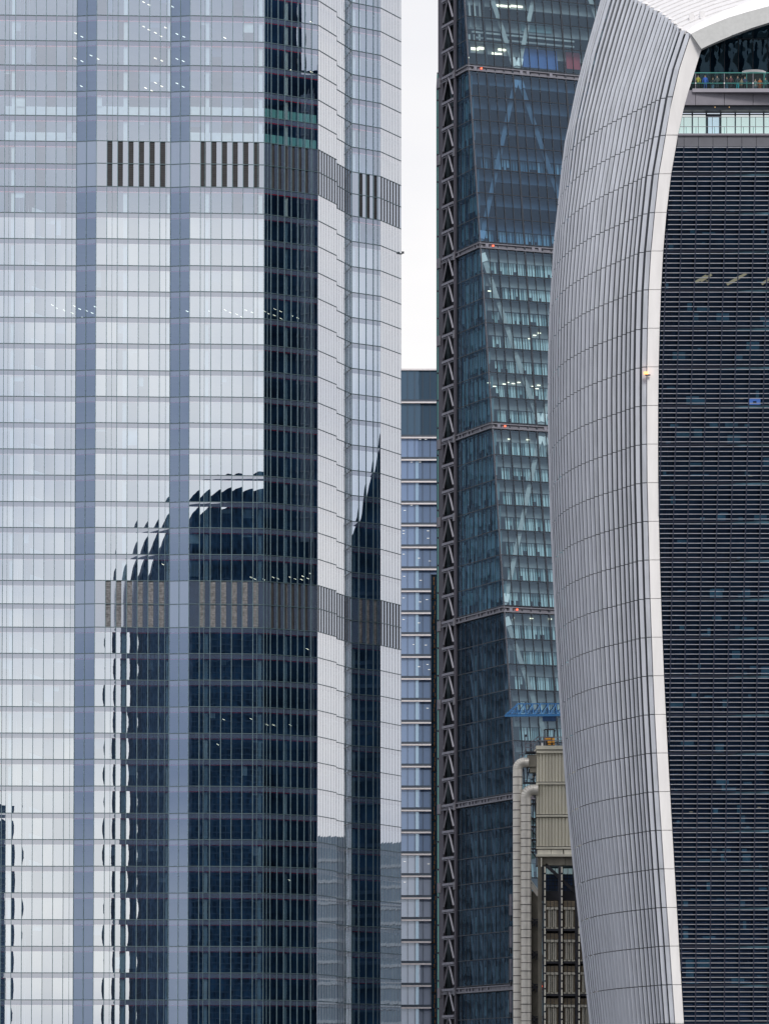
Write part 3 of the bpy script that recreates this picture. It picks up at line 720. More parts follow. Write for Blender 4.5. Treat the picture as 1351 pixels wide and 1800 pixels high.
    # roof strips rising backwards
    arch = lambda dx: .48 * dx - .015 * dx * dx if dx < 16 else 3.84
    rs = [0.9 + 1.25 * k for k in range(24)]
    c0 = P(1209, 56, 478)
    def roofp(dd, dx, lift=0.):
        # fold point on the flank at this depth
        s = 0.
        for i in range(len(arc) - 1):
            if plan[i][1] <= dd <= plan[i+1][1]: s = arc[i] + (arc[i+1] - arc[i]) * (dd - plan[i][1]) / (plan[i+1][1] - plan[i][1])
        d = cr_(plan, s); ptop = 59 - rise(d.y) * 16.7; q = flank(s, ptop)
        return Vector((q.x + dx - .1, q.y + .15, q.z + arch(dx) + lift))
    for a, b in zip(rs, rs[1:]):
        mb = MB(); xs = [0, 1, 2.5, 4.5, 7, 10, 14, 20, 30]
        for x0, x1 in zip(xs, xs[1:]):
            mb.plate([roofp(a, x0), roofp(a, x1), roofp(b, x1, -.12), roofp(b, x0, -.12)], (0, .1, -.3))
        fixn(mb.build('roof_panel', M['roofw'], T))
    for k in range(7):       # little clips along the fold
        q = roofp(1.5 + k * 1.9, .0, .12); mb = MB(); mb.box(q.x - .1, q.x + .2, q.y - .2, q.y + .3, q.z - .1, q.z + .08); mb.build('roof_clip', M['frame'], T)
    for dx, a in ((1.6, 2.6), (2.6, 2.1)):
        q = roofp(a, dx, .1); mb = MB(); mb.box(q.x - .25, q.x + .25, q.y - .1, q.y + .6, q.z - .3, q.z + .55); mb.build('roof_hatch', M['roofw'], T)
    # ---- top storeys inside the frame
    def fr_rect(px0, py0, px1, py1, m, nm, dd=0., th=.3, par=T, kind=None):
        mb = MB(); i0, i1 = (lerp(inner, max(py0, 85)) + .3, lerp(inner, max(py1, 85)) + .3) if dd < 3 else (-9, -9)
        mb.plate([W(max(px0, i1), py1, dd), W(px1, py1, dd), W(px1, py0, dd), W(max(px0, i0), py0, dd)], (0, th, 0)); return fixn(mb.build(nm, m, par, kind=kind))
    XR = 1560
    # garden glazing
    gp = Panes(); xs = [1171, 1197, 1222.5, 1248, 1273, 1297.5, 1323, 1349, 1375, 1400, 1425, 1450, 1500, 1560]
    for a, b in zip(xs, xs[1:]):
        for c, d in ((160, 68), (68, -6)):
            if b < 1226 and c < 100: continue
            d = max(d, lerp([(x_, y_ + 6) for x_, y_ in up], (a + b) / 2)) if b > 1226 else d
            gp.add([W(a, c, 5.), W(b, c, 5.), W(b, d, 5.), W(a, d, 5.)], M['g_garden'], sag=.03, tilt=.01)
        fr_rect(b - .6, max(0, lerp([(x_, y_ + 8) for x_, y_ in up], b)), b + .6, 160, M['mull_dark'], 'mullion', 4.9, .15)
    fr_rect(1220, 67, XR, 68.5, M['mull_dark'], 'transom', 4.85, .15)
    gp.build(T, 'garden_pane', 'garden_panes')
    fr_rect(1185, 62, XR, 190, M['navycore'], 'inner_wall', 12, .3)
    for a_, b_ in zip(up, up[1:]): fr_rect(a_[0], a_[1] + 8, b_[0], 64, M['navycore'], 'inner_wall', 11.5, .3)
    # canopy door and its white curved head
    mb = MB()
    hd = [(1304, 124.5), (1309, 122.8), (1318, 121.6), (1330, 121.4), (1340, 122.6), (1345.5, 125)]
    for p, q in zip(hd, hd[1:]): mb.plate([W(p[0], p[1] + 4.2, 3.4), W(q[0], q[1] + 4.2, 3.4), W(q[0], q[1], 3.4), W(p[0], p[1], 3.4)], (0, .8, 0))
    fixn(mb.build('door_head', M['frame'], T))
    fr_rect(1312.5, 127, 1341, 160, M['void'], 'doorway', 3.6, .2); fr_rect(1311, 127, 1312.5, 160, M['rail'], 'door_post', 3.4, .2); fr_rect(1341.5, 127, 1344, 160, M['rail'], 'door_post', 3.4, .2)
    # balcony: slab, fascia panels, balustrade
    mb = MB(); mb.box(W(1216, 158).x, W(XR, 158).x, Dw(158) - .1, Dw(158) + 12, W(1300, 160).z - .3, W(1300, 158.5).z); mb.build('balcony_floor', M['fascia'], T)
    xs = [1176, 1222, 1272.5, 1323, 1373, 1424, 1475, XR]
    for a, b in zip(xs, xs[1:]):
        fr_rect(max(a, 1200) + .4, 158, b - .4, 184, M['fascia'], 'fascia_panel', -.22, .35)
        q = [W(max(a, 1205) + .5, 158, .1), W(b - .5, 158, .1), W(b - .5, 128, .1), W(max(a, 1205) + .5, 128, .1)]
        mb = MB(); mb.plate(q, (0, .03, 0)); fixn(mb.build('balustrade_pane', M['g_bal'], T))
        if a > 1200: fr_rect(a - .5, 126.5, a + .5, 160, M['fascia'], 'post', .02, .08); fr_rect(a - 1.0, 144.5, a + 1.0, 146.5, M['frame'], 'fixing', -.02, .05)
    fr_rect(1205, 126.6, XR, 128, M['rail'], 'handrail', .0, .1); fr_rect(1200, 144.8, XR, 146.2, M['rail'], 'handrail', .35, .08)
    fr_rect(1188, 184, XR, 192.5, M['mull_dark'], 'soffit', .0, 2.5)
    for x in (1255.5, 1280.5): fr_rect(x, 187, x + 1.3, 188.6, M['gold'], 'spot_lamp', -.06, .05)
    # terrace storey, glowing panes in place of the sky behind
    xs = [1167, 1191, 1216.3, 1241, 1266.3, 1291.8, 1317, 1341.8, 1367, 1392, 1417, 1442, 1500]
    for k, (a, b) in enumerate(zip(xs, xs[1:])):
        fr_rect(a + 1.3, 192.5, b - 1.3, 199.8, M['sky_glow1'], 'glow_pane', 1.6, .1); fr_rect(a + 1.3, 201.6, b - 1.3, 234, M['sky_glow2'] if k != 3 else M['sky_glow1'], 'glow_pane', 1.6, .1)
        fr_rect(b - 1.2, 192, b + 1.2, 203, M['mull_dark'], 'mullion', 1.4, .25); fr_rect(b - .7, 203, b + .7, 236, M['fascia2'], 'mullion', 1.4, .25)
        fr_rect(a + 1.2, 199.8, b - 1.2, 201.5, M['mull_dark'], 'transom', 1.45, .15)
        if a > 1180: fr_rect(a + 10, 205, a + 10.8, 234, M['mull_dark'], 'post', .5, .08)
        fr_rect(a + (14 if k % 2 else 6), 222, a + (14.8 if k % 2 else 6.8), 234, M['rail'], 'post', .45, .08)
    fr_rect(1242, 202.5, 1244, 235, M['mull_dark'], 'door_frame', 1.3, .2); fr_rect(1263.5, 202.5, 1265.5, 235, M['mull_dark'], 'door_frame', 1.3, .2); fr_rect(1241.5, 201.8, 1266, 204, M['mull_dark'], 'door_frame', 1.28, .2)
    q = [W(1186, 234, .48), W(XR, 234, .48), W(XR, 205, .48), W(1186, 205, .48)]; mb = MB(); mb.plate(q, (0, .03, 0)); fixn(mb.build('balustrade_pane', M['g_bal'], T))
    fr_rect(1190, 204.6, XR, 205.4, M['fascia'], 'handrail', .45, .1); fr_rect(1188, 221.6, XR, 222.4, M['fascia'], 'handrail', .42, .08)
    fr_rect(1186, 234, XR, 237.5, M['fascia'], 'ledge', -.35, 2.2)
    # ---- louvred front
    m1 = [(237, 1202), (650, 1190), (900, 1183.5), (1100, 1179), (1350, 1175), (1500, 1173), (1800, 1171), (2300, 1168)]
    mx_ = lambda k, y: lerp(m1, y) + 25.4 * k
    k0, k1 = -2, 15
    for k in range(k0, k1):
        a, b = mx_(k, 247), mx_(k + 1, 247); a = max(a, lerp(inner, 247))
        if b > a + 2: fr_rect(a + .35, 238.5, b - .35, 257, M['fascia2'], 'fascia_panel', -.15, .3)
    gp = Panes(); bl = []; y = 262.; n = 0
    def visx(k, y): return max(mx_(k, y), lerp(inner, y) + .2), mx_(k + 1, y)
    frows = [257] + rows[2:] + [2318]
    for a, b in zip(frows, frows[1:]):
        for k in range(k0, k1):
            xa, xb = visx(k, a); xc, xd = visx(k, b)
            if xb - xa < 1 or xd - xc < 1: continue
            gp.add([W(xc, b, .55), W(xd, b, .55), W(xd, a, .55), W(xa, a, .55)], M['g_front'], sag=.003, tilt=.002)
    gp.build(T, 'front_pane', 'front_glazing', most=200)
    for a in frows[1:-1]:       # floor lines
        mb = MB(); mb.plate([W(lerp(inner, a), a + 2, .1), W(XR, a + 1.2, .1), W(XR, a - 1.2, .1), W(lerp(inner, a), a - 1.2, .1)], (0, .35, 0)); fixn(mb.build('floor_line', M['blade_d'], T))
    for k in range(k0 + 1, k1):
        mb = MB(); prev = None
        for y in [257 + 50 * q for q in range(42)]:
            x = mx_(k, y)
            if x < lerp(inner, y) + .5: prev = None; continue
            cur = (W(x - .9, y, -.2), W(x + .9, y, -.2))
            if prev: mb.plate([cur[0], cur[1], prev[1], prev[0]], (0, .3, 0))
            prev = cur
        if mb.f: fixn(mb.build('mullion', M['blade_d'], T))
    y = 258.5
    while y < 2200:
        vis = y < 1802
        for k in range(k0, k1):
            if not vis and k > 11: continue
            xa, xb = visx(k, y)
            if xb - xa < 3: continue
            if k == k0 or xa == lerp(inner, y) + .2: pass
            mb = MB(); j = R.uniform(-.12, .12)
            mb.plate([W(xa + 1.2, y + .5 + j, -.3), W(xb - 1.2, y + .5 + j, -.3), W(xb - 1.2, y - .5 + j, -.3), W(xa + 1.2, y - .5 + j, -.3)], (0, .28, .02))
            bl.append((y if (vis and xa < 1351) else 1e9, mb))
        y += 8.49
    bl.sort(key=lambda a: a[0]); rest = MB()
    for k, (pr, mb) in enumerate(bl):
        if k < 298: fixn(mb.build('louvre_blade', M['blade'], T))
        else:
            n = len(rest.v); rest.v += mb.v; rest.f += [tuple(a + n for a in f) for f in mb.f]
    fixn(rest.build('louvre_blades', M['blade'], T, kind='stuff'))
    # interior: slabs and scattered furniture, screens, lamps
    for a in frows[1:-1]:
        mb = MB(); z_ = W(1300, a).z; mb.box(W(1180, a).x, W(XR, a).x, Dw(a) + .9, Dw(a) + 11, z_ - .3, z_); mb.build('floor_slab', M['navycore'], T)
    mb = MB(); mb.box(W(1200, 900).x, W(XR, 900).x, 500, 545, 0, ZW(236, 500)); mb.build('core_wall', M['navycore'], T)
    for j in range(130):
        a = R.choice(frows[2:23]); px = R.uniform(1165, 1345); hgt = R.choice((3, 5, 9, 14)); wdt = R.choice((5, 8, 14, 22))
        up_ = R.choice((2, 12, 30)); px = max(px, lerp(inner, a) + 8)
        fr_rect(px, a - up_ - hgt, px + wdt, a - up_, M['furn'], 'furniture', R.uniform(1.2, 5), .3)
    fr_rect(1316, 700, 1336, 711.5, M['screen'], 'screen', .9, .05); fr_rect(1323, 705, 1329, 709, M['void'], 'screen_figure', .85, .04)
    for (x, y) in ((1233, 490), (1294, 491), (1303, 486), (1349, 493), (1242, 488), (1288, 494)):
        mb = MB(); a = W(x - 11, y + 6, 1.6); b = W(x + 8, y - 6, 1.6); mb.bar(a, b, .28, .1); mb.build('ceiling_lamp', M['gold'], T)
    for (x, y) in ((1316, 836), (1211, 1427), (1331, 1419), (1300, 700), (1240, 493)):
        fr_rect(x, y, x + 6, y + 1.2, M['gold'], 'ceiling_lamp', 1.2, .05)
    # lamp on the frame
    q = W(1135, 656, -.5); mb = MB(); mb.box(q.x - .25, q.x + .2, q.y - .2, q.y + .1, q.z - .1, q.z + .14); mb.build('warning_lamp', M['orangelamp'], T)
    mb = MB(); mb.box(q.x - .1, q.x + .45, q.y - .1, q.y + .15, q.z - .25, q.z - .13); mb.build('lamp_bracket', M['mull_dark'], T)
    # rear and right walls
    mb = MB(); mb.box(W(1300, 900).x, W(XR, 900).x, 545.5, 547, 0, ZW(0, 545)); mb.build('rear_wall', M['mull_dark'], T)
    return W
W = curved_tower()
# ================================================================== 4. steel tower with ducts
M['duct'] = mat('duct_steel', (.66, .63, .57), .42, .35, noise=.1, nscale=1.2)
M['beige'] = mat('beige_cladding', (.66, .63, .52), .6, .1, noise=.12, nscale=.7, streak=True)
M['beige_d'] = mat('beige_dark', (.20, .185, .15), .6, .1, noise=.2, nscale=.8)
M['cream'] = mat('cream_panel', (.82, .78, .66), .55, .05, noise=.14, nscale=1.0, streak=True)
M['tan'] = mat('tan_panel', (.30, .245, .17), .6, noise=.25, nscale=1.0)
M['iron'] = mat('iron', (.035, .036, .045), .5, .3, noise=.2)
M['ringm'] = mat('ring', (.12, .115, .11), .5, .4)
M['bluecr'] = mat('crane_blue', (.035, .17, .40), .45, noise=.1)
M['yellow'] = mat('cab_ochre', (.65, .30, .04), .5, noise=.15)
M['navyg'] = glass('stair_glass', .2, (.3, .45, .55), (.7, .85, 1))
def duct_tower():
    D = 600.; T = thing('duct_tower', 'beige clad service tower with two silver ducts, in front of the wedge tower', 'service tower', (XW(960, D), D, 0))
    def rect(px0, py0, px1, py1, m, nm, dd=0., th=.4, lab=None, par=None):
        mb = MB(); mb.plate([P(px0, py1, D + dd), P(px1, py1, D + dd), P(px1, py0, D + dd), P(px0, py0, D + dd)], (0, th, 0)); return fixn(mb.build(nm, m, par or T, label=lab))
    DP = [None]
    def ring(c, ax, r, n=18):
        ax = ax.normalized(); a = ax.orthogonal().normalized(); b = ax.cross(a); return [c + a * r * math.cos(2*math.pi*k/n) + b * r * math.sin(2*math.pi*k/n) for k in range(n)]
    def section(c0, a0, c1, a1, r, m, nm):
        mb = MB(); n = 18; A = ring(c0, a0, r); ax0 = a0
        # keep the rings aligned: reuse one frame
        e = Vector((0, 1, 0))
        def rg(c, ax):
            ax = ax.normalized(); f1 = e; f2 = ax.cross(e).normalized(); return [c + f1 * r * math.cos(2*math.pi*k/n) + f2 * r * math.sin(2*math.pi*k/n) for k in range(n)]
        A, B = rg(c0, a0), rg(c1, a1); s = len(mb.v); mb.v += [tuple(p) for p in A + B]
        mb.f += [(k, (k+1) % n, n + (k+1) % n, n + k) for k in range(n)]
        o = mb.build(nm, m, DP[0] or T, smooth=True); return fixn(o)
    for (pxc, rpx, ytop, ex, dd) in ((908.5, 8.6, 1352, 928, 0), (922.3, 9.6, 1402, 944, -.4)):
        r = rpx / F * D; x = XW(pxc, D); up = Vector((0, 0, 1)); y = ytop; step_ = 14.6
        zs = []; CH = []
        zt = ZW(ytop, D); z_ = zt; sz = step_ / F * D; k = 0; DP[0] = None
        nn_ = 0
        while zt - (nn_ + 1) * sz > ZW(1830, D): nn_ += 1
        DP[0] = section(Vector((x, D + dd, zt - nn_ * sz)), up, Vector((x, D + dd, 0)), up, r, M['duct'], 'duct')
        while k < nn_:
            section(Vector((x, D + dd, z_ - .05)), up, Vector((x, D + dd, z_ - sz + .05)), up, r, M['duct'], 'duct_section')
            big = k % 4 == 0
            section(Vector((x, D + dd, z_ - sz + .06)), up, Vector((x, D + dd, z_ - sz - .06)), up, r * (1.06 if big else .985), M['ringm'], 'duct_ring')
            z_ -= sz; k += 1
        # elbow turning right
        er = r * 1.35; cc = Vector((x + er, D + dd, zt)); n = 6
        for q in range(n):
            a0, a1 = math.pi/2 * q / n, math.pi/2 * (q + 1) / n - .03
            p = lambda a: cc + Vector((-er * math.cos(a), 0, er * math.sin(a)))
            t_ = lambda a: Vector((math.sin(a), 0, math.cos(a)))
            section(p(a0), t_(a0), p(a1), t_(a1), r * (1 + .02 * (q % 2)), M['duct'], 'duct_elbow')
        section(cc + Vector((0, 0, er)), Vector((1, 0, 0)), Vector((XW(ex, D), D + dd, zt + er)), Vector((1, 0, 0)), r, M['duct'], 'duct_elbow')
    DP[0] = None
    # corrugated boxes
    def corr(px0, py0, px1, py1, nm='cladding_panel', m=None, pitch=5.2, dd=0., dep=.16):
        mb = MB(); a, b = P(px0, py1, D + dd), P(px1, py0, D + dd); n = max(1, int((px1 - px0) / pitch)); x = a.x; w_ = (b.x - a.x) / n
        pr = []
        for k in range(n): pr += [(x + w_*k, 0), (x + w_*(k+.62), 0), (x + w_*(k+.68), dep), (x + w_*(k+.94), dep)]
        pr.append((b.x, 0)); front = [Vector((p[0], a.y + p[1], 0)) for p in pr]; back = [Vector((b.x, a.y + 1.5, 0)), Vector((a.x, a.y + 1.5, 0))]
        mb.prism(front + back, a.z, b.z); return fixn(mb.build(nm, m or M['beige'], T))
    rect(942, 1311, 1045, 1317.5, M['beige'], 'roof_cap', -.5, 9); rect(943, 1317.5, 1045, 1319.5, M['iron'], 'joint', -.1, 8); rect(942.5, 1319.5, 1045, 1324, M['beige'], 'roof_cap', -.35, 8)
    for a, b in ((1324, 1374.5), (1380, 1431.5), (1437.5, 1488)):
        for x0, x1 in ((942.5, 976), (976, 1012), (1012, 1045)): corr(x0, a, x1, b)
        rect(942.5, b, 1050, b + 1.2, M['iron'], 'joint', .1, 1); rect(942, b + 1.2, 1050, b + 4.6, M['beige'], 'sill', -.3, 1); rect(942.5, b + 4.6, 1050, b + 5.6, M['iron'], 'joint', .1, 1)
    rect(944, 1494, 968, 1502, M['cream'], 'sill_panel', -.1, 1); rect(968.6, 1494, 989, 1502, M['cream'], 'sill_panel', -.1, 1); rect(991, 1494, 1050, 1502, M['cream'], 'sill_panel', -.1, 1)
    rect(942, 1502, 1055, 1506, M['beige'], 'sill', -.5, 1.2)
    rect(952, 1507, 993, 1521.5, M['beige_d'], 'base_panel', .2, 2); rect(993.6, 1507, 1055, 1521.5, M['beige_d'], 'base_panel', .2, 2); rect(945, 1507, 951.5, 1523, M['beige_d'], 'base_panel', -.1, 2); rect(950.3, 1508, 952, 1524, M['cream'], 'pipe', -.5, .3)
    rect(944, 1330, 1050, 1520, M['iron'], 'inner_wall', 2.2, 6)
    # plant box beside the upper duct
    rect(927, 1327, 942, 1348, M['beige_d'], 'plant_box', -.3, 2.5); rect(931, 1349, 942, 1358, M['beige_d'], 'plant_box', 0, 2.0); rect(923.5, 1321, 942, 1323, M['iron'], 'deck', -.8, 3)
    # open steelwork between duct and cladding
    for y in (1375, 1412, 1438, 1452, 1475, 1491):
        rect(919 if y < 1400 else 931, y, 943, y + 2.2, M['iron'], 'beam', .3, 1.5)
    for (x0, y0, x1, y1) in ((920, 1352, 920, 1376), (926, 1350, 926, 1376), (938, 1358, 938, 1376), (932, 1376, 932, 1500), (936.5, 1405, 936.5, 1500), (941, 1376, 941, 1500)):
        mb = MB(); mb.bar(P(x0, y0, D + .6), P(x1, y1, D + .6), .12); mb.build('strut', M['iron'], T)
    for k in range(26):
        x, y = R.uniform(920, 941), R.choice((1352, 1358, 1364, 1370, 1383, 1388, 1393)) + R.uniform(-2, 2)
        a = R.choice(((6, 0), (0, 7), (5, 5), (4, -4))); mb = MB(); mb.bar(P(x, y, D + 1), P(min(x + a[0], 942), y + a[1], D + 1), .13); mb.build('pipe', R.choice((M['iron'], M['duct'], M['navyp'])), T)
    for y in (1440, 1462, 1480, 1500):
        rect(933, y, 940, y + 10, M['blind_m'], 'window', 1.5, .1)
        mb = MB(); mb.bar(P(931, y - 6, D + .4), P(942, y + 8, D + .4), .12); mb.build('strut', M['iron'], T)
    # stair side: brown panels with brackets
    for k in range(6):
        y = 1567 + 57 * k
        rect(932, y, 946.5, y + 53, M['beige_d'], 'stair_panel', 1.2, 1.0); rect(932, y + 52, 947, y + 57, M['iron'], 'landing', .4, 2)
        for a, b in (((932, y + 46), (945, y + 56)), ((938, y + 50), (946, y + 50)), ((938, y + 50), (938, y + 62)), ((943, y + 56), (943, y + 64)), ((934, y + 62), (946, y + 52))):
            mb = MB(); mb.bar(P(a[0], a[1], D + .2), P(b[0], b[1], D + .2), .16); mb.build('bracket', M['iron'], T)
        rect(895.3, y + 5, 899.6, y + 42, M['steel_l'], 'vent_box', 1.8, 1.5); rect(896.5, y + 44, 899.8, y + 52, M['iron'], 'vent_box', 1.8, 1.5)
    mb = MB(); mb.bar(P(932, 1555, D + .3), P(946, 1574, D + .3), .5, .2); mb.build('stair_flight', M['duct'], T)
    mb = MB(); mb.bar(P(932, 1547, D + .3), P(946, 1566, D + .3), .12); mb.build('handrail', M['duct'], T)
    # columns
    H0 = 0.
    def post(px, wpx, y0, m, nm, dd, th=.6):
        a = P(px - wpx/2, y0, D + dd); b = P(px + wpx/2, y0, D + dd); mb = MB(); mb.box(a.x, b.x, D + dd, D + dd + th, 0, a.z); mb.build(nm, m, T)
    post(948.5, 7, 1523, M['beige_d'], 'column', -.3, .8); post(953.8, 2.2, 1523, M['iron'], 'column', -.6); post(983.5, 5, 1523, M['iron'], 'column', -.6, .8); post(1012.8, 5, 1523, M['iron'], 'column', -.6, .8)
    post(984.8, .8, 1523, M['steel_p'], 'pipe', -.7, .1); post(1040, 5, 1523, M['iron'], 'column', -.6, .8)
    for cx_ in (957.3, 987, 1017.3):
        post(cx_, 3.2, 1524, M['iron'], 'rail_backing', -.75, .12)
        y = 1524
        while y < 1850:
            rect(cx_ - 1.1, y, cx_ + 1.1, y + 10.5, M['cream'], 'rail_segment', -.95, .15); y += 13.5
    # open top bay with glazing and a big diagonal
    rect(952, 1524, 1060, 1568, M['wcore'], 'inner_wall', 5, .3)
    for x0, x1 in ((959.5, 967), (968, 975), (976, 981.5), (989.5, 997), (998, 1005.5)):
        rect(x0, 1527, x1, 1537, M['blind_l'], 'glow_pane', 4, .1); rect(x0, 1539, x1, 1566, M['navyp'], 'window', 4, .1)
    for y in (1538, 1544, 1550, 1557, 1563): rect(958, y, 1010, y + .9, M['iron'], 'transom', 3.6, .1)
    for x in (961, 965, 969, 974, 978, 991, 996, 1001, 1006): rect(x, 1536, x + .8, 1567, M['iron'], 'glazing_bar', 3.55, .1)
    mb = MB(); mb.bar(P(958, 1520, D + .4), P(1010, 1568, D + .4), .42, .4); mb.build('diagonal_brace', M['iron'], T)
    rect(952, 1567, 1060, 1583, M['iron'], 'beam', .8, 3)
    # stacked window pods
    rect(956, 1583, 1075, 1850, M['iron'], 'inner_wall', 2.6, .4)
    for k in range(-1, 5):
        y = 1583 + 57.2 * k
        if k < 0: continue
        for x0, x1 in ((959.8, 980.2), (990, 1009.8), (1019.5, 1038), (1043, 1060)):
            pd = rect(x0 + .1, y + 1.2, x1 - .1, y + 49.5, M['beige_d'], 'window_pod', .55, 2)
            rect(x0, y + 1, x1, y + 11, M['tan'], 'head_panel', .2, .3, par=pd); rect(x0, y + 12, x1, y + 16.5, M['cream'], 'lintel', -.1, .6, par=pd); rect(x0, y + 17, x0 + 2.6, y + 47, M['tan'], 'jamb', .3, .2, par=pd)
            w_ = x1 - x0
            rect(x0 + 3.2, y + 17.5, x0 + w_*.47, y + 47, M['cream'], 'panel', .15, .3, par=pd); rect(x0 + w_*.55, y + 17.5, x1 - 2.8, y + 47, M['cream'], 'panel', .15, .3, par=pd); rect(x1 - 2.4, y + 17, x1, y + 47, M['tan'], 'jamb', .3, .2, par=pd)
            rect(x0, y + 47.5, x1, y + 50, M['beige'], 'sill', -.2, .7, par=pd)
            for g_ in (.34, .66): rect(x0 + w_*g_ - .5, y + 1, x0 + w_*g_ + .5, y + 50, M['iron'], 'glazing_bar', -.35, .12, par=pd)
        rect(955, y + 50.3, 1075, y + 54, M['iron'], 'deck', -.4, 3.2)
    rect(956, 1860, 1060, 2440, M['beige_d'], 'lower_wall', .5, 3)
    # roof railings and stair
    for x in (923, 931, 937, 943, 950, 958, 980, 987):
        mb = MB(); y0 = 1322 if x < 940 else 1311; mb.bar(P(x, y0, D + 2), P(x, y0 - 15, D + 2), .09); mb.build('railing_post', M['steel_p'], T)
    for (a, b) in (((943, 1296), (995, 1296)), ((943, 1302), (995, 1302)), ((923, 1307), (937, 1307)), ((923, 1314), (937, 1314)), ((933, 1305), (946, 1295)), ((934, 1311), (946, 1301)), ((935, 1317), (946, 1307)), ((913, 1328), (925, 1319)), ((913, 1334), (924, 1325)), ((913, 1326), (913, 1334)), ((934, 1322), (948, 1309)), ((924, 1322), (923, 1295))):
        mb = MB(); mb.bar(P(*a, D + 1.6), P(*b, D + 1.6), .1); mb.build('railing_bar', M['steel_p'], T)
    mb = MB(); q = P(923.5, 1293.5, D + 1.6); mb.box(q.x - .12, q.x + .15, D + 1.4, D + 1.8, q.z - .15, q.z + .15); mb.build('roof_lamp', M['iron'], T)
    # ---- maintenance cab and jib on the roof
    C = thing('roof_cab', 'ochre and black maintenance cab under a dark gantry, on the beige tower roof', 'maintenance cab', P(965, 1311, D + 3))
    def cr(px0, py0, px1, py1, m, nm, dd=3., th=1.2):
        mb = MB(); mb.plate([P(px0, py1, D + dd), P(px1, py1, D + dd), P(px1, py0, D + dd), P(px0, py0, D + dd)], (0, th, 0)); return fixn(mb.build(nm, m, C))
    cr(955.5, 1296.5, 974.5, 1310.6, M['iron'], 'cab_body', 3.2, 1.4)
    for a in ((956.5, 1297.5, 968, 1300.5), (962, 1302, 968.5, 1306), (963, 1307.5, 968, 1309.5), (970, 1297.5, 974.5, 1305.5), (971, 1307.5, 975, 1309)): cr(*a, M['yellow'], 'cab_panel', 3.0, .18)
    for a, b in (((957, 1282.5), (974, 1282.5)), ((957, 1282.5), (957, 1297)), ((973.5, 1282.5), (973.5, 1297)), ((955, 1284), (957, 1284)), ((973, 1285), (976, 1285)), ((961, 1282.5), (961, 1296))):
        mb = MB(); mb.bar(P(*a, D + 3.4), P(*b, D + 3.4), .16); mb.build('gantry_bar', M['iron'], C)
    cr(951, 1306, 954, 1311, M['frame'], 'bollard', 2.4, .3)
    J = thing('crane_jib', 'bright blue lattice crane jib crossing in front of the wedge tower', 'crane', P(960, 1250, D + 7))
    DJ = D + 7
    def jb(a, b, w_, nm='jib_bar', dz=0., dz2=None):
        mb = MB(); mb.bar(P(*a, DJ + dz), P(*b, DJ + (dz if dz2 is None else dz2)), w_); mb.build(nm, M['bluecr'], J)
    jb((910, 1237.5), (1030, 1237.5), .15); jb((886.5, 1258.5), (910, 1237.5), .15, dz=-1); jb((896, 1252), (1030, 1252), .17, dz=1.6); jb((886.5, 1258.5), (1030, 1257), .26, dz=-1.6); jb((886.5, 1258.5), (896, 1252), .17)
    jb((898, 1249), (1030, 1249), .1, dz=.8); jb((890, 1255.5), (1030, 1255.2), .1, dz=-.8)
    for k in range(9):
        x = 907.5 + 13.7 * k
        jb((x, 1252), (x + 1, 1237.5), .13, 'jib_lace', 1.4, 0); jb((x + 1, 1237.5), (x - 9, 1256), .1, 'jib_lace', 0, -1.5); jb((x, 1238), (x + 3, 1256), .1, 'jib_lace', 0, -1.5); jb((x + 3, 1252), (x + 13, 1238), .1, 'jib_lace', 1.4, 0)
    for k in range(34): jb((889 + 4 * k, 1258), (891.5 + 4 * k, 1252.5), .09, 'jib_lace', -1.5, 1.5)
    mb = MB(); q = P(965, 1264, DJ); mb.box(q.x - .9, q.x + .9, DJ - .5, DJ + .5, q.z - .3, q.z + .35); mb.bar(P(956, 1262, DJ), P(975, 1264, DJ), .18); mb.box(P(956, 0, DJ).x, P(959, 0, DJ).x, DJ - .3, DJ + .3, q.z - .05, q.z + .3); mb.build('jib_trolley', M['navyp'], J)
    # the mast behind the curved tower that carries the jib
    mb = MB(); q = P(1030, 1250, DJ); mb.box(q.x - .2, q.x + 1.6, DJ - .9, DJ + .9, 0, q.z + 1); mb.build('mast', M['bluecr'], J)
M['navyp'] = mat('navy_paint', (.03, .08, .2), .5, noise=.2)
duct_tower()
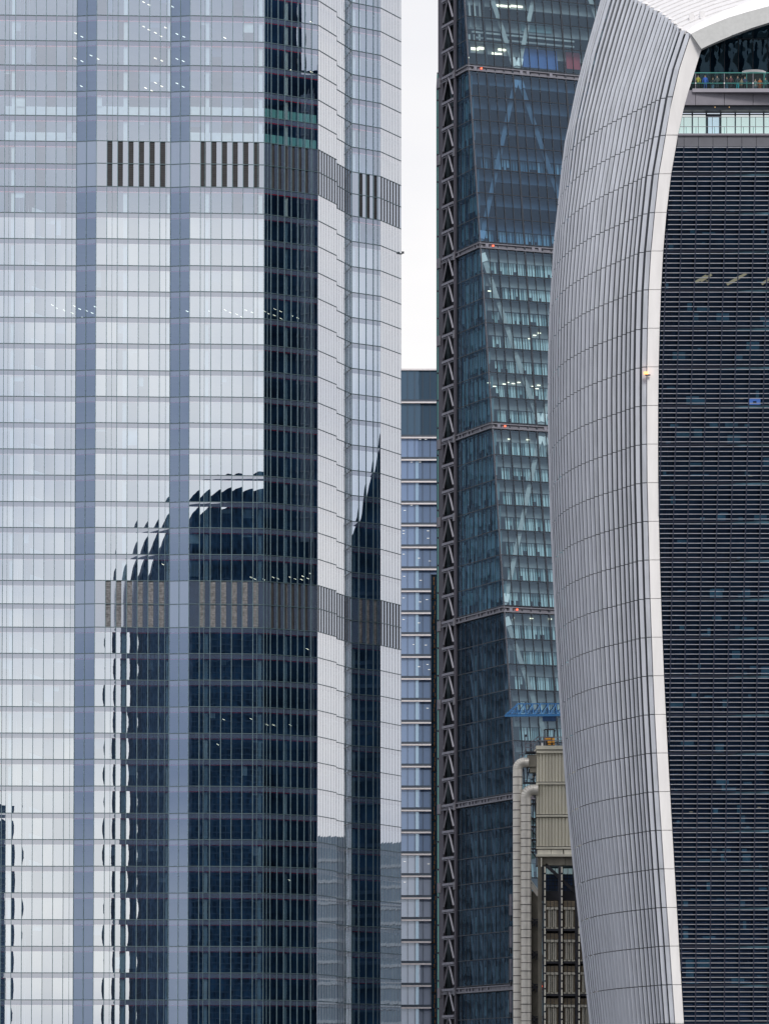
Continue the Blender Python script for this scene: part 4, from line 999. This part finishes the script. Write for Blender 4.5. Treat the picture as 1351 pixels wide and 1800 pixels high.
# ================================================================== 5. far striped block and slim slot tower
M['g_far'] = glass('far_glass', .16, (1, 1, 1), (.55, .70, 1.0), under=True, ucol=(.20, .28, .44))  # diffuse blue of the far panes stands in for reflected sky
M['g_far2'] = glass('far_glass_bright', .2, (1, 1, 1), (.70, .82, 1.0), under=True, ucol=(.36, .42, .55))
M['g_fartop'] = glass('far_glass_top', .08, (1, 1, 1), (.5, .75, 1.0), under=True, ucol=(.06, .1, .15))
M['bandw'] = mat('white_band', (.8, .76, .79), .5, noise=.05)
M['far_dk'] = mat('far_dark', (.06, .08, .11), .5, noise=.1)
M['cyan'] = glass('far_column_glass', .3, (1, 1, 1), (.6, .8, 1.0), under=True, ucol=(.24, .36, .5))
M['lampd'] = mat('dim_lamp', (.9, .9, .8), emit=(1, .95, .85), es=.7)
def far_block():
    D = 820.; T = thing('office_block', 'distant blue glass office block with thin white floor bands, in the gap', 'office block', (XW(740, D), D + 10, 0))
    ys = [650, 708, 770, 809, 847.5, 886] + [924.5 + 38.55 * k for k in range(0, 27)]
    xs = [676, 689, 702.5, 716, 728.5, 742.5, 756, 769.5, 783, 797]
    z = [ZW(y, D) for y in ys]
    while z[-1] > 4: z.append(z[-1] - 4)
    z[-1] = .02; X = [XW(x, D) for x in xs]; pn = Panes()
    for j in range(len(z) - 1):
        for k in range(len(X) - 1):
            m = M['g_fartop'] if j < 2 else (M['g_far2'] if (j > 20) else M['g_far'])
            if k == 5 and j > 3 : pass
            lo, hi = z[j+1] + .62, z[j] - .12
            pn.add([(X[k], D, lo), (X[k+1], D, lo), (X[k+1], D, hi), (X[k], D, hi)], m, sag=.0008, tilt=.0012)
        if j > 2:
            mb = MB(); x0 = XW(730, D); mb.plate([(x0, D - .04, z[j+1] + .65), (x0 + .55, D - .04, z[j+1] + .65), (x0 + .55, D - .04, z[j] - .2), (x0, D - .04, z[j] - .2)], (0, .03, 0)); fixn(mb.build('column_glass', M['cyan'], T))
        mb = MB(); mb.box(X[0] - .3, X[-1] + .3, D - .5, D + .3, z[j+1] - .12, z[j+1] + .16); mb.build('floor_band', M['bandw'], T)
        mb = MB(); mb.box(X[0] - .2, X[-1] + .2, D - .12, D + .25, z[j+1] + .2, z[j+1] + .58); mb.build('sill_band', M['far_dk'], T)
    mb = MB(); mb.box(X[0] - .3, X[-1] + .3, D - .3, D + .5, z[0] - .12, z[0] + .18); mb.build('parapet', M['bandw'], T)
    pn.build(T, most=290)
    for k in range(len(X)):
        mb = MB(); mb.box(X[k] - .045, X[k] + .045, D - .14, D - .02, 0, z[0] - .15); mb.build('mullion', M['far_dk'], T)
    mb = MB(); mb.box(X[0], X[-1], D + .35, D + 25, 0, z[0] - .2); mb.build('wall', M['far_dk'], T)
    for (x, y) in ((709, 933), (752, 933), (709, 938), (752, 946), (709, 974), (736, 981), (755, 986), (710, 1013), (739, 1020), (709, 1051), (738, 1058), (750, 1054), (709, 1089), (736, 1095), (727, 1133), (751, 1168), (754, 1177), (736, 1172), (751, 1245), (753, 1519), (711, 1515), (711, 1551), (723, 888), (711, 897), (748, 1134), (738, 772), (748, 772), (723, 812), (738, 812)):
        q = P(x, y, D - .2); mb = MB(); mb.box(q.x - .2, q.x + .2, D - .1, D - .05, q.z - .03, q.z + .03); mb.build('ceiling_lamp', M['lampd'], T)
    # slim tower in front of it
    D = 745.; S = thing('slim_glass_tower', 'narrow dark glazed strip with rusty pipework, beside the wedge tower', 'tower', (XW(764, D), D, 0))
    zt = ZW(1010, D); a, b = XW(757, D), XW(775, D)
    mb = MB(); mb.box(a + .1, b, D + .5, D + 6, 0, zt); mb.build('wall', M['steel_m'], S)
    for x in (757, 763.8, 768.5):
        q = XW(x, D); mb = MB(); mb.box(q, q + .12, D - .1, D + .5, 0, zt); mb.build('mullion', M['mull_dark'], S)
    zz = zt
    while zz > 3:
        mb = MB(); mb.box(a, b, D - .15, D + .45, zz - .12, zz); mb.build('transom', M['mull_dark'], S)
        mb = MB(); mb.box(a + .14, XW(763.8, D) - .02, D - .02, D, zz - 3.9, zz - .15); mb.box(XW(763.9, D) + .12, XW(768.5, D), D - .02, D, zz - 3.9, zz - .15); mb.build('window_pane', M['g_slim'], S)
        for k in range(5):
            q = XW(761.5 + R.uniform(-.5, 2), D); z0 = zz - .4 - k * .75; mb = MB(); mb.box(q, q + .16, D - .12, D - .04, z0 - .6, z0); mb.build('rusty_pipe', M['rust'], S)
        zz -= 4.05
M['g_slim'] = glass('slim_glass', .14, (1, 1, 1), (.4, .7, .95), under=True, ucol=(.03, .075, .12))
M['rust'] = mat('rust', (.35, .17, .06), .7, noise=.3)
far_block()
# ================================================================== 6. unseen towers, placed and shaped for what the glass mirrors
M['dk_wall'] = mat('dark_tower_wall', (.014, .042, .085), .8, noise=.6, nscale=.15, spec=.1)
M['dk_band'] = mat('dark_tower_band', (.035, .07, .12), .8, noise=.3, nscale=.2, spec=.1)
M['dk_fin'] = mat('grey_fin', (.065, .11, .18), .8, spec=.1, noise=.3, nscale=.3)
M['mid_wall'] = mat('mid_tower_wall', (.10, .15, .21), .4, noise=.2, nscale=.1)
M['mid_band'] = mat('mid_tower_band', (.22, .27, .33), .5, noise=.15)
def side_tower(label, foot, topf, m, mb_, fl=4.0, n=26):
    """foot: (x0,x1,y0,y1); topf(u) gives the roof height across x (or y)"""
    x0, x1, y0, y1 = foot; T = thing('mirrored_tower', label, 'tower', ((x0+x1)/2, (y0+y1)/2, 0))
    axis, f = topf; mb = MB(); top = []
    pts = [k / n for k in range(n + 1)]
    for a, b in zip(pts, pts[1:]):
        if axis == 'x':
            xa, xb = x0 + (x1-x0)*a, x0 + (x1-x0)*b
            mb.hexa([(xa, y0, 0), (xb, y0, 0), (xb, y1, 0), (xa, y1, 0)], [(xa, y0, f(a)), (xb, y0, f(b)), (xb, y1, f(b)), (xa, y1, f(a))])
        else:
            ya, yb = y0 + (y1-y0)*a, y0 + (y1-y0)*b
            mb.hexa([(x0, ya, 0), (x1, ya, 0), (x1, yb, 0), (x0, yb, 0)], [(x0, ya, f(a)), (x1, ya, f(a)), (x1, yb, f(b)), (x0, yb, f(b))])
    fixn(mb.build('wall', m, T))
    zz = 8.; bb = MB()
    while zz < min(f(0), f(1), f(.5)) - 2:
        bb.box(x0 - .2, x1 + .2, y0 - .2, y1 + .2, zz, zz + .8); zz += fl
    for k in range(14):
        q = x0 + (x1-x0) * (k + .5) / 14; bb.box(q - .15, q + .15, y0 - .15, y1 + .15, 4, min(f((k+.5)/14) if axis == 'x' else 1e9, f(0), f(1)) - 3)
    bb.build('facade_bands', mb_, T, kind='stuff')
    return T
prof = [(29.5, 192), (32, 199), (36, 206.5), (40, 210.5), (43, 212.5), (47, 214.5), (54, 217), (63, 218.5), (80, 220), (100, 221)]  # outline shaped to give the dark curved reflection
T0 = side_tower('unseen dark round-shouldered stand-in, added to be mirrored in the left glass tower', (29.5, 100, 100, 150), ('x', lambda u: lerp(prof, 29.5 + 70.5*u)), M['dk_wall'], M['dk_band'])
for k, (xa, xb, zt_) in enumerate(((29.2, 30.4, 188), (30.8, 32.8, 196), (33.3, 34.6, 200), (34.9, 36.2, 204), (36.5, 37.8, 206.5), (38.1, 39.4, 208), (39.7, 41, 209.5), (45, 46, 212), (52, 53, 214))):
    mb = MB(); mb.box(xa, xb, 150.2, 151.2 - k * .1, 0, zt_); mb.build('grey_fin', M['dk_fin'] if k < 7 else M['dk_band'], T0)
side_tower('grey low block mirrored at the left foot of the glass tower', (-95, -38.5, 110, 150), ('x', lambda u: 131 - 4*u), M['dk_fin'], M['mid_wall'])
hp = [(700, 138), (706.3, 146), (707.2, 151), (708.2, 153), (709.4, 157), (710.4, 160), (711.8, 166), (716, 176), (732, 180)]  # roof heights fitted to the slanting edge of the reflection
side_tower('unseen dark tower, slanting roof shaped for its reflection in the narrow facet', (60, 100, 700, 732), ('y', lambda u: lerp(hp, 700 + 32 * u)), M['dk_wall'], M['dk_band'], n=64)
fpz = [(655, 262), (667.6, 262), (667.7, 217), (667.9, 212.5), (669.0, 212.5), (669.2, 218), (674.2, 218.6), (674.5, 216), (675.2, 219), (675.4, 222), (690, 224)]  # heights stepped to shape the dark facet's reflection
TF = side_tower('unseen dark stand-in, stepped outline shaped for the dark facet of the left glass tower', (50, 58, 655, 690), ('y', lambda u: lerp(fpz, 655 + 35 * u)), M['dk_wall'], M['dk_wall'], n=140)
for k in range(19):  # lattice added on the stand-in so the dark facet mirrors it
    z0 = 144 + k * 3.9; ya, yb = 671.6, 673.7; mb = MB()
    mb.bar((49.7, ya, z0), (49.7, yb, z0 + 3.9), .3); mb.build('lattice_strut', M['mid_band'], TF)
    mb = MB(); mb.box(49.5, 49.9, ya, yb, z0 - .12, z0 + .12); mb.build('lattice_bar', M['mid_band'], TF)
mb = MB(); mb.box(49.75, 49.95, 671.5, 673.8, 140, 217); mb.build('grey_strip', M['mid_wall'], TF)
mb = MB(); mb.box(49.4, 49.95, 673.9, 674.1, 60, 217); mb.build('edge_post', M['mid_band'], TF)
side_tower('mid blue block mirrored low in the pale ribbed facets', (110, 200, 850, 940), ('x', lambda u: 97), M['mid_wall'], M['mid_band'])
# ================================================================== 7. visitors on the top balcony
def people():
    base = {}
    skin = mat('skin', (.45, .28, .2), .6); hair = mat('hair', (.03, .02, .015), .7)
    def body(kind):
        V = dict(pel=((0, 0, .95), .15), wai=((0, 0, 1.1), .135), che=((0, .01, 1.32), .165), nek=((0, 0, 1.5), .06), hd1=((0, -.01, 1.6), .085), hd2=((0, 0, 1.7), .09))
        arm = {0: ((.25, 0, 1.18), (.27, -.05, .93), (.27, -.08, .85)), 1: ((.25, -.08, 1.2), (.2, -.35, 1.1), (.17, -.42, 1.1)), 2: ((.27, .02, 1.2), (.15, -.25, 1.3), (.08, -.2, 1.5))}[kind]
        E = [('pel', 'wai'), ('wai', 'che'), ('che', 'nek'), ('nek', 'hd1'), ('hd1', 'hd2')]
        for s, n in ((1, 'r'), (-1, 'l')):
            a = arm if (kind != 2 or s == 1) else ((.25, 0, 1.18), (.27, -.05, .93), (.27, -.08, .85))
            V['sh' + n] = ((.17*s, 0, 1.43), .07); V['el' + n] = ((a[0][0]*s, a[0][1], a[0][2]), .05); V['wr' + n] = ((a[1][0]*s, a[1][1], a[1][2]), .035); V['ha' + n] = ((a[2][0]*s, a[2][1], a[2][2]), .04)
            V['hp' + n] = ((.09*s, 0, .88), .1); V['kn' + n] = ((.1*s, -.02 - .03*(s > 0), .48), .065); V['an' + n] = ((.11*s, .02, .08), .045); V['to' + n] = ((.12*s, -.14, .03), .035)
            E += [('che', 'sh' + n), ('sh' + n, 'el' + n), ('el' + n, 'wr' + n), ('wr' + n, 'ha' + n), ('pel', 'hp' + n), ('hp' + n, 'kn' + n), ('kn' + n, 'an' + n), ('an' + n, 'to' + n)]
        ks = list(V); me = bpy.data.meshes.new('person'); me.from_pydata([V[k][0] for k in ks], [(ks.index(a), ks.index(b)) for a, b in E], [])
        o = bpy.data.objects.new('tmp', me); col.objects.link(o); md = o.modifiers.new('skin', 'SKIN')
        for k, d in zip(ks, me.skin_vertices[0].data): r = V[k][1]; d.radius = (r, r * .85); d.use_root = (k == 'pel')
        sb = o.modifiers.new('sub', 'SUBSURF'); sb.levels = 1
        dg = bpy.context.evaluated_depsgraph_get(); ev = o.evaluated_get(dg); m2 = bpy.data.meshes.new_from_object(ev); bpy.data.objects.remove(o)
        return m2
    protos = [body(k) for k in range(3)]
    hm = bpy.data.meshes.new('hair'); bm = bmesh.new(); bmesh.ops.create_uvsphere(bm, u_segments=8, v_segments=6, radius=.115)
    for v_ in bm.verts: v_.co.y += .02; v_.co.z = v_.co.z * .9 + 1.71
    bmesh.ops.delete(bm, geom=[v_ for v_ in bm.verts if v_.co.z < 1.69 and v_.co.y < 0], context='VERTS'); bm.to_mesh(hm); bm.free(); hm.materials.append(hair)
    spec = [(1226.5, .9, 'person in a dark coat with a yellow bag strap, leftmost behind the balcony glass', (.5, .42, .05), (.03, .03, .04), 0, 1.0), (1239, 1.3, 'person in a bright blue jacket behind the balcony glass', (.03, .12, .6), (.03, .08, .3), 0, 1.08),
            (1252.5, 1.6, 'person in a black top and pale blue trousers near the blue jacket', (.03, .03, .04), (.12, .25, .38), 1, .98), (1260, .9, 'person in a dark grey top leaning at the balcony rail', (.07, .08, .09), (.03, .04, .06), 1, 1.0),
            (1277, 1.2, 'person in a dark top and blue jeans left of the balcony middle', (.04, .04, .05), (.05, .15, .25), 2, .97), (1284, .8, 'person in a maroon top beside the blue jeans at the rail', (.12, .03, .04), (.03, .03, .04), 0, 1.0),
            (1296, 1.0, 'person in bright teal trousers at the balcony rail', (.04, .05, .06), (.02, .35, .42), 2, 1.02), (1303, 1.5, 'person in a tan top between the teal trousers and the doorway', (.3, .22, .14), (.04, .04, .05), 0, .95),
            (1309, 1.0, 'person in a navy coat just left of the balcony doorway', (.03, .05, .12), (.03, .03, .04), 1, 1.0), (1327, 1.8, 'person in a grey hoodie standing in the balcony doorway', (.2, .2, .2), (.06, .1, .13), 0, .97),
            (1335, 1.0, 'person in a rust orange coat at the balcony rail', (.55, .13, .03), (.3, .08, .03), 0, .92), (1345, 1.3, 'person in a dark teal coat at the right edge of the balcony', (.03, .12, .13), (.03, .04, .06), 1, 1.0)]
    for i, (px, dd, lab, c1, c2, k, sc_) in enumerate(spec):
        q = W(px, 158.5, dd); me = protos[k].copy(); me.materials.clear()
        for m in (mat('top', c1, .7), mat('trousers', c2, .7), skin): me.materials.append(m)
        for p in me.polygons:
            c = p.center; p.material_index = 2 if (c.z > 1.49 or (abs(c.x) < .33 and (c.z < .9 and abs(c.x) > .24)) or (c.y < -.37)) else (0 if c.z > .93 else 1); p.use_smooth = True
        o = bpy.data.objects.new('person', me); col.objects.link(o); o.location = (q.x, q.y, W(1300, 158.5).z + .01); o.scale = (sc_,) * 3; o.rotation_euler.z = R.uniform(-.6, .6)
        o['label'] = lab; o['category'] = 'person'; o['group'] = 'visitors on the top balcony'
        h = bpy.data.objects.new('hair', hm); col.objects.link(h); h.parent = o
people()
